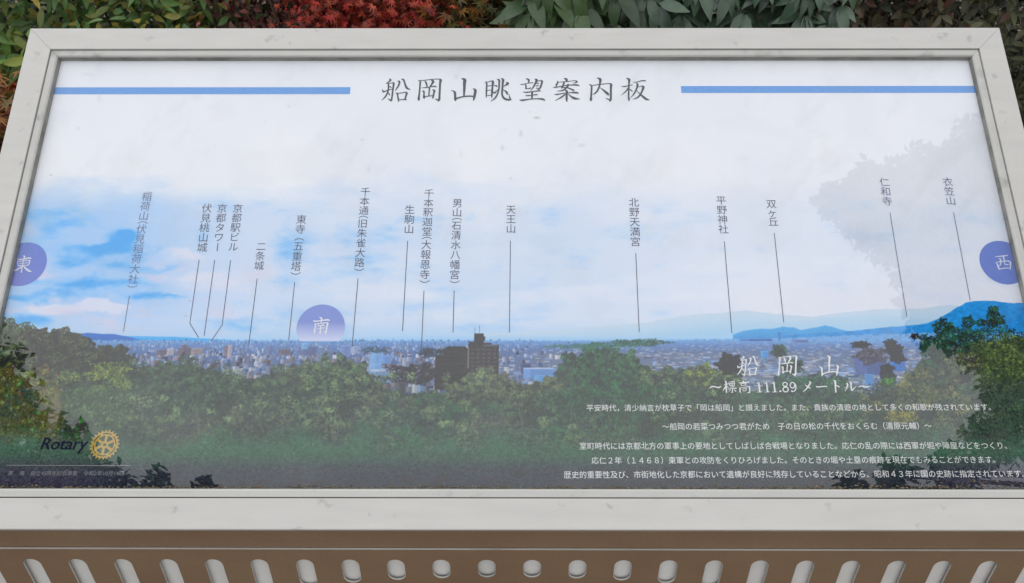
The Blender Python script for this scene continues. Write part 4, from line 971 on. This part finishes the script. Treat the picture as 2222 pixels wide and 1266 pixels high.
def sees(p):
    """is a world point inside the frame and above / beside the board's outline (so worth an object of its own)"""
    q = CAMW.inverted() @ p
    if q.z > -0.1: return False
    u = CU + FPX * q.x / -q.z; v = CV - FPX * q.y / -q.z
    return -30 < u < 2252 and -30 < v < 420 and (v < 66 or u < 72 - (v - 62) * .24 or u > 2170 + (v - 60) * .24)
def shrub(name, label, cat, centre, size, leaf, cols, n_leaves, style='scatter', seed=1, rough=0.45, droop=0.3, group=None, maxobj=290, clump=1.0, spec=0.4):
    rr = random.Random(seed)
    cx, cy, cz = centre; sx, sy, sz = size
    gz = float(ground_height(np.array(cx), np.array(cy)))
    root = root_empty(name, (cx, cy, gz), label, cat, group)
    mo = leaf_mat(name + '_leaf', cols, rough, False, spec); ma = leaf_mat(name + '_leaf_mass', cols, rough, True, spec)
    lv, lf = leaf
    lme = mesh_of('leaf', lv, lf, True); lme.materials.append(mo)
    places = []
    if style == 'whorl':
        nt = n_leaves // 8
        for k in range(nt):
            c = Vector((cx + rr.uniform(-1, 1) * sx, cy - sy * (0.2 + 0.8 * rr.random() ** .6) * rr.choice([1, 1, 1, -1]), cz + rr.uniform(-1, 1) * sz))
            axis = Vector((rr.uniform(-.5, .5), -0.7, rr.uniform(.2, 1.0))).normalized()
            nl = rr.randint(6, 9); a0 = rr.random() * 6
            for j in range(nl):
                a = a0 + j * 2 * math.pi / nl
                side = orient(axis, (0, 0, 1)) @ Vector((math.cos(a), 0, math.sin(a)))
                d = (side * 1.0 + axis * rr.uniform(.0, .5) + Vector((0, 0, -droop * rr.uniform(.6, 1.4)))).normalized()
                places.append((c + d * 0.008, d, axis + Vector((0, 0, .3)), rr.uniform(-.3, .3), rr.uniform(.7, 1.15)))
    else:
        clumps = [(Vector((cx + rr.uniform(-1, 1) * sx, cy + rr.uniform(-1, 1) * sy, cz + rr.uniform(-1, 1) * sz)), Vector((rr.uniform(-1, 1), rr.uniform(-1.2, .3), rr.uniform(-.5, .6))).normalized()) for _ in range(max(8, n_leaves // 14))]
        for k in range(n_leaves):
            c, dd = rr.choice(clumps)
            p = c + Vector((rr.gauss(0, .05), rr.gauss(0, .05), rr.gauss(0, .04))) * clump
            d = (dd + Vector((rr.gauss(0, .5), rr.gauss(0, .5), rr.gauss(0, .4) - droop))).normalized()
            places.append((p, d, Vector((rr.gauss(0, .4), -0.5 + rr.gauss(0, .4), 1)), rr.gauss(0, .5), rr.uniform(.65, 1.2)))
    vis = [p for p in places if sees(p[0])]; vis.sort(key=lambda p: (p[0] - EYE).length); vis = vis[:maxobj]; vs_ = set(id(p) for p in vis)
    W = root.matrix_basis.inverted()
    BV = []; BF = []; BT = []
    lva = np.array(lv)
    for p in places:
        Mx = orient(p[1], p[2], p[3]) * p[4]
        if id(p) in vs_:
            o = bpy.data.objects.new('leaf', lme); COL.objects.link(o); o.parent = root
            o.matrix_basis = W @ Matrix.Translation(p[0]) @ Mx.to_4x4()
        else:
            A = np.array(Mx) @ lva.T; b0_ = len(BV)
            q = np.array(p[0]) - np.array(root.location)
            BV.extend((A.T + q).tolist()); BF.extend([tuple(i + b0_ for i in f) for f in lf]); tt = rr.random(); BT.extend([tt] * len(lv))
    me = mesh_of('foliage', BV, BF, True); me.materials.append(ma)
    at = me.attributes.new('tint', 'FLOAT', 'POINT'); at.data.foreach_set('value', BT)
    o = bpy.data.objects.new('foliage', me); COL.objects.link(o); o.parent = root; o['kind'] = 'stuff'
    # stems
    SV = []; SF = []
    for k in range(12):
        a = Vector((rr.uniform(-.12, .12), rr.uniform(-.1, .1), -0.02)); e_ = Vector((rr.uniform(-1, 1) * sx, rr.uniform(-1, 1) * sy, cz - gz + rr.uniform(-.3, .9) * sz))
        pts = [a.lerp(e_, s) + Vector((0, 0, .12 * math.sin(math.pi * s))) for s in np.linspace(0, 1, 6)]
        for i, p in enumerate(pts):
            r_ = 0.010 * (1 - i / 7)
            for q in range(5): SV.append(p + Vector((r_ * math.cos(q * 1.2566), r_ * math.sin(q * 1.2566), 0)))
            if i:
                b0_ = len(SV) - 10
                SF += [(b0_ + q, b0_ + (q + 1) % 5, b0_ + 5 + (q + 1) % 5, b0_ + 5 + q) for q in range(5)]
    me = mesh_of('stems', SV, SF, True); me.materials.append(M_BARK)
    o = bpy.data.objects.new('stems', me); COL.objects.link(o); o.parent = root
    return root
m, t, b = new_mat('bark')
tc = N(t, 'ShaderNodeTexCoord'); nn = N(t, 'ShaderNodeTexNoise'); nn.inputs['Scale'].default_value = 30; nn.inputs['Detail'].default_value = 6; rp = N(t, 'ShaderNodeValToRGB')
rp.color_ramp.elements[0].color = (0.04, 0.03, 0.022, 1); rp.color_ramp.elements[1].color = (0.16, 0.12, 0.09, 1)
t.links.new(tc.outputs['Object'], nn.inputs['Vector']); t.links.new(nn.outputs['Fac'], rp.inputs['Fac']); t.links.new(rp.outputs['Color'], b.inputs['Base Color']); b.inputs['Roughness'].default_value = .9
M_BARK = m

GRN = [(0.049, 0.0882, 0.0244), (0.1102, 0.2079, 0.044), (0.1958, 0.3426, 0.0734), (0.3181, 0.3426, 0.0612), (0.0734, 0.1467, 0.0539)]
GRN2 = [(0.063, 0.1155, 0.0252), (0.1155, 0.231, 0.0525), (0.0525, 0.105, 0.0315), (0.42, 0.315, 0.042), (0.084, 0.1785, 0.063)]
DULL = [(0.09, 0.045, 0.0288), (0.18, 0.063, 0.0504), (0.081, 0.072, 0.036), (0.252, 0.054, 0.054), (0.072, 0.054, 0.036)]
RED = [(0.2709, 0.0233, 0.0233), (0.5806, 0.0427, 0.0387), (0.4258, 0.0871, 0.0387), (0.1549, 0.0233, 0.0233), (0.658, 0.1162, 0.0483)]
AMB = [(0.168, 0.07, 0.0168), (0.07, 0.07, 0.0224), (0.336, 0.14, 0.0224), (0.049, 0.063, 0.0224), (0.224, 0.196, 0.042)]
EVG = [(0.0403, 0.074, 0.0471), (0.0673, 0.1211, 0.074), (0.101, 0.1681, 0.101), (0.0539, 0.0941, 0.0605)]
EVG2 = [(0.0495, 0.0908, 0.0363), (0.0825, 0.1403, 0.0495), (0.0396, 0.0693, 0.0363), (0.1073, 0.165, 0.066)]
DIM = [(0.0453, 0.0453, 0.0206), (0.072, 0.0618, 0.0288), (0.103, 0.0453, 0.0329), (0.0412, 0.0536, 0.0248), (0.1235, 0.103, 0.0412)]
DIM2 = [(0.0408, 0.049, 0.0204), (0.0734, 0.0816, 0.0326), (0.0286, 0.0367, 0.0204), (0.102, 0.0918, 0.0408)]
shrub('leafy_shrub', 'green and yellowing shrub with narrow leaves at the far left behind the frame corner', 'shrub', (-1.60, 2.15, 0.95), (0.42, 0.22, 0.52), oval_leaf(.054, .019), GRN, 5200, seed=3)
shrub('leafy_shrub', 'green shrub touched with yellow behind the frame, left of the dull purplish one', 'shrub', (-0.98, 2.15, 0.98), (0.26, 0.20, 0.34), oval_leaf(.042, .016), GRN2, 4600, seed=4)
shrub('maple_sapling', 'orange red maple sapling low beside the left side of the frame', 'maple', (-1.22, 1.66, 0.90), (0.14, 0.10, 0.13), maple_leaf(.034), [(0.34, .05, .015), (0.20, .10, .02), (0.36, .12, .02), (0.09, .08, .02), (0.22, .17, .03)], 1200, seed=5, droop=.5)
shrub('leafy_shrub', 'dull purplish brown shrub between the green shrub and the bright red maple', 'shrub', (-0.62, 2.2, 0.98), (0.20, 0.18, 0.32), oval_leaf(.024, .012), DULL, 7500, seed=6)
shrub('maple_sapling', 'bright red maple behind the top edge of the frame', 'maple', (-0.36, 2.15, 1.0), (0.14, 0.16, 0.32), maple_leaf(.018), RED, 10500, seed=7, droop=.4)
shrub('maple_sapling', 'amber and green maple between the red maple and the dark broadleaf shrub', 'maple', (-0.09, 2.22, 1.0), (0.13, 0.16, 0.32), maple_leaf(.028), AMB, 3600, seed=8, droop=.4)
shrub('broadleaf_shrub', 'pale green drooping broadleaf shrub behind the middle of the top edge', 'shrub', (0.16, 2.05, 0.98), (0.15, 0.14, 0.34), oval_leaf(.085, .034, droop=.35), EVG2, 1100, 'whorl', 9, 0.35, .7, spec=.5)
shrub('broadleaf_shrub', 'dark glossy evergreen shrub with long leaves in whorls, right of the middle', 'shrub', (0.56, 2.15, 1.0), (0.26, 0.20, 0.36), oval_leaf(.078, .029, droop=.3), EVG, 2600, 'whorl', 10, 0.32, .8, spec=.6)
shrub('leafy_shrub', 'dim brownish shrub behind the right part of the top edge', 'shrub', (1.02, 2.3, 0.98), (0.24, 0.22, 0.36), oval_leaf(.040, .017), DIM, 4600, seed=11)
shrub('leafy_shrub', 'dark olive shrub behind the right corner of the frame', 'shrub', (1.62, 2.3, 0.85), (0.42, 0.26, 0.55), oval_leaf(.040, .015), DIM2, 6500, seed=12)
# the darker thicket behind them, one mass
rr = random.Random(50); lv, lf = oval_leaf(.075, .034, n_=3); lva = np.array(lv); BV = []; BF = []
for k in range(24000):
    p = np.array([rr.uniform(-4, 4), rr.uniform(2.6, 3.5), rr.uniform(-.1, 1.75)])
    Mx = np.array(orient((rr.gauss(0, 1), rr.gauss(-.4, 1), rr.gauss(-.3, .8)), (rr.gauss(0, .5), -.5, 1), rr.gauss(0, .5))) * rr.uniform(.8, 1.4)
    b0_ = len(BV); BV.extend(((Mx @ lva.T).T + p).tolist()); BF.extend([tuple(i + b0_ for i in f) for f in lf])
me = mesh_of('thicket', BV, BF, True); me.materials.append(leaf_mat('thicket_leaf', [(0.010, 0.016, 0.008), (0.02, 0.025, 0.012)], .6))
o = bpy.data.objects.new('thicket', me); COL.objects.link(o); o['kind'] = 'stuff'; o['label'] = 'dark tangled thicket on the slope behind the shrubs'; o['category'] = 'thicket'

# ------------------------------------------------------------------ TREES BEHIND THE VIEWER (seen only as reflections in the pane)
def tree(label, base, lobes, cols, seed, leaf=.060, dens=1900):
    rr = random.Random(seed); root = root_empty('broadleaf_tree', base, label, 'tree')
    lv = [(0, 0, 0), (-.24, .5, .06), (0, 1, -.05), (.24, .5, .06)]; lf = [(0, 3, 2), (0, 2, 1)]
    lva = np.array(lv) * leaf; BV = []; BF = []; q0 = np.array(base)
    for (x, y, z, rad) in lobes:
        for k in range(int(dens * (rad / .5) ** 2)):
            d = np.array([rr.gauss(0, 1), rr.gauss(0, 1), rr.gauss(0, 1)]); d /= np.linalg.norm(d)
            p = np.array([x, y, z]) + d * rad * (0.2 + 0.8 * rr.random() ** .6) * (1 + .16 * math.sin(7 * d[0] + x * 3) * math.sin(6 * d[1] + y * 5)) - q0
            Mx = np.array(orient((rr.gauss(0, 1), rr.gauss(0, 1), rr.gauss(-.3, .6)), (rr.gauss(0, .8), rr.gauss(0, .8), 1))) * rr.uniform(.7, 1.5)
            b0_ = len(BV); BV.extend(((Mx @ lva.T).T + p).tolist()); BF.extend([tuple(i + b0_ for i in f) for f in lf])
    me = mesh_of('crown', BV, BF); me.materials.append(leaf_mat('tree_leaf', cols, .5)); o = bpy.data.objects.new('crown', me); COL.objects.link(o); o.parent = root; o['kind'] = 'stuff'
    SV = []; SF = []
    def limb(a, e_, r0, r1):
        n_ = 7; ax = (e_ - a)
        s1 = ax.cross(Vector((.3, .9, .1))).normalized(); s2 = ax.cross(s1).normalized()
        for i in range(n_):
            s = i / (n_ - 1); p = a.lerp(e_, s) + s1 * .08 * ax.length * math.sin(math.pi * s) * .6; r_ = r0 + (r1 - r0) * s
            for q in range(8): SV.append(p + (s1 * math.cos(q * math.pi / 4) + s2 * math.sin(q * math.pi / 4)) * r_)
            if i:
                b0_ = len(SV) - 16; SF.extend([(b0_ + q, b0_ + (q + 1) % 8, b0_ + 8 + (q + 1) % 8, b0_ + 8 + q) for q in range(8)])
    cen = Vector(np.mean([l[:3] for l in lobes], 0).tolist()) - Vector(base)
    fork = Vector((cen.x * .25, cen.y * .25, cen.z * .55))
    limb(Vector((0, 0, -.1)), fork, .17, .11)
    for l in lobes: limb(fork, Vector(l[:3]) - Vector(base), .028, .008)
    me = mesh_of('trunk', SV, SF, True); me.materials.append(M_BARK); o = bpy.data.objects.new('trunk', me); COL.objects.link(o); o.parent = root
    return root
TG = [(0.020, 0.030, 0.012), (0.035, 0.050, 0.018), (0.028, 0.036, 0.014)]
tree('broadleaf tree whose crown is mirrored in the right side of the pane', (4.1, -0.6, 0),
     [(3.75, 1.0, 5.3, .50), (3.35, .75, 5.35, .36), (3.0, .58, 5.4, .33), (2.62, .55, 5.5, .22), (2.36, .48, 5.55, .13), (2.52, .36, 5.5, .16), (2.78, .3, 5.4, .30), (3.15, .3, 5.25, .42), (3.55, .3, 5.1, .45), (3.0, 0.0, 5.2, .30),
      (3.4, -.1, 5.0, .42), (2.98, -.28, 5.1, .22), (3.32, -.38, 4.95, .32), (3.5, -.72, 4.7, .33), (3.25, -1.02, 4.62, .20), (3.0, -1.24, 4.6, .17), (2.66, -1.34, 4.7, .12), (2.4, -1.45, 4.76, .10)], TG, 21, .072, 3000)
tree('broadleaf tree whose crown is mirrored in the lower left corner of the pane', (-4.3, -1.0, 0),
     [(-3.75, -.62, 4.7, .42), (-3.5, -.98, 4.6, .36), (-3.2, -1.26, 4.5, .30), (-3.06, -1.10, 4.64, .17), (-2.88, -1.36, 4.6, .19), (-2.55, -1.44, 4.7, .14), (-2.25, -1.47, 4.76, .10), (-3.6, -1.3, 4.3, .4)], TG, 22, .066, 2600)
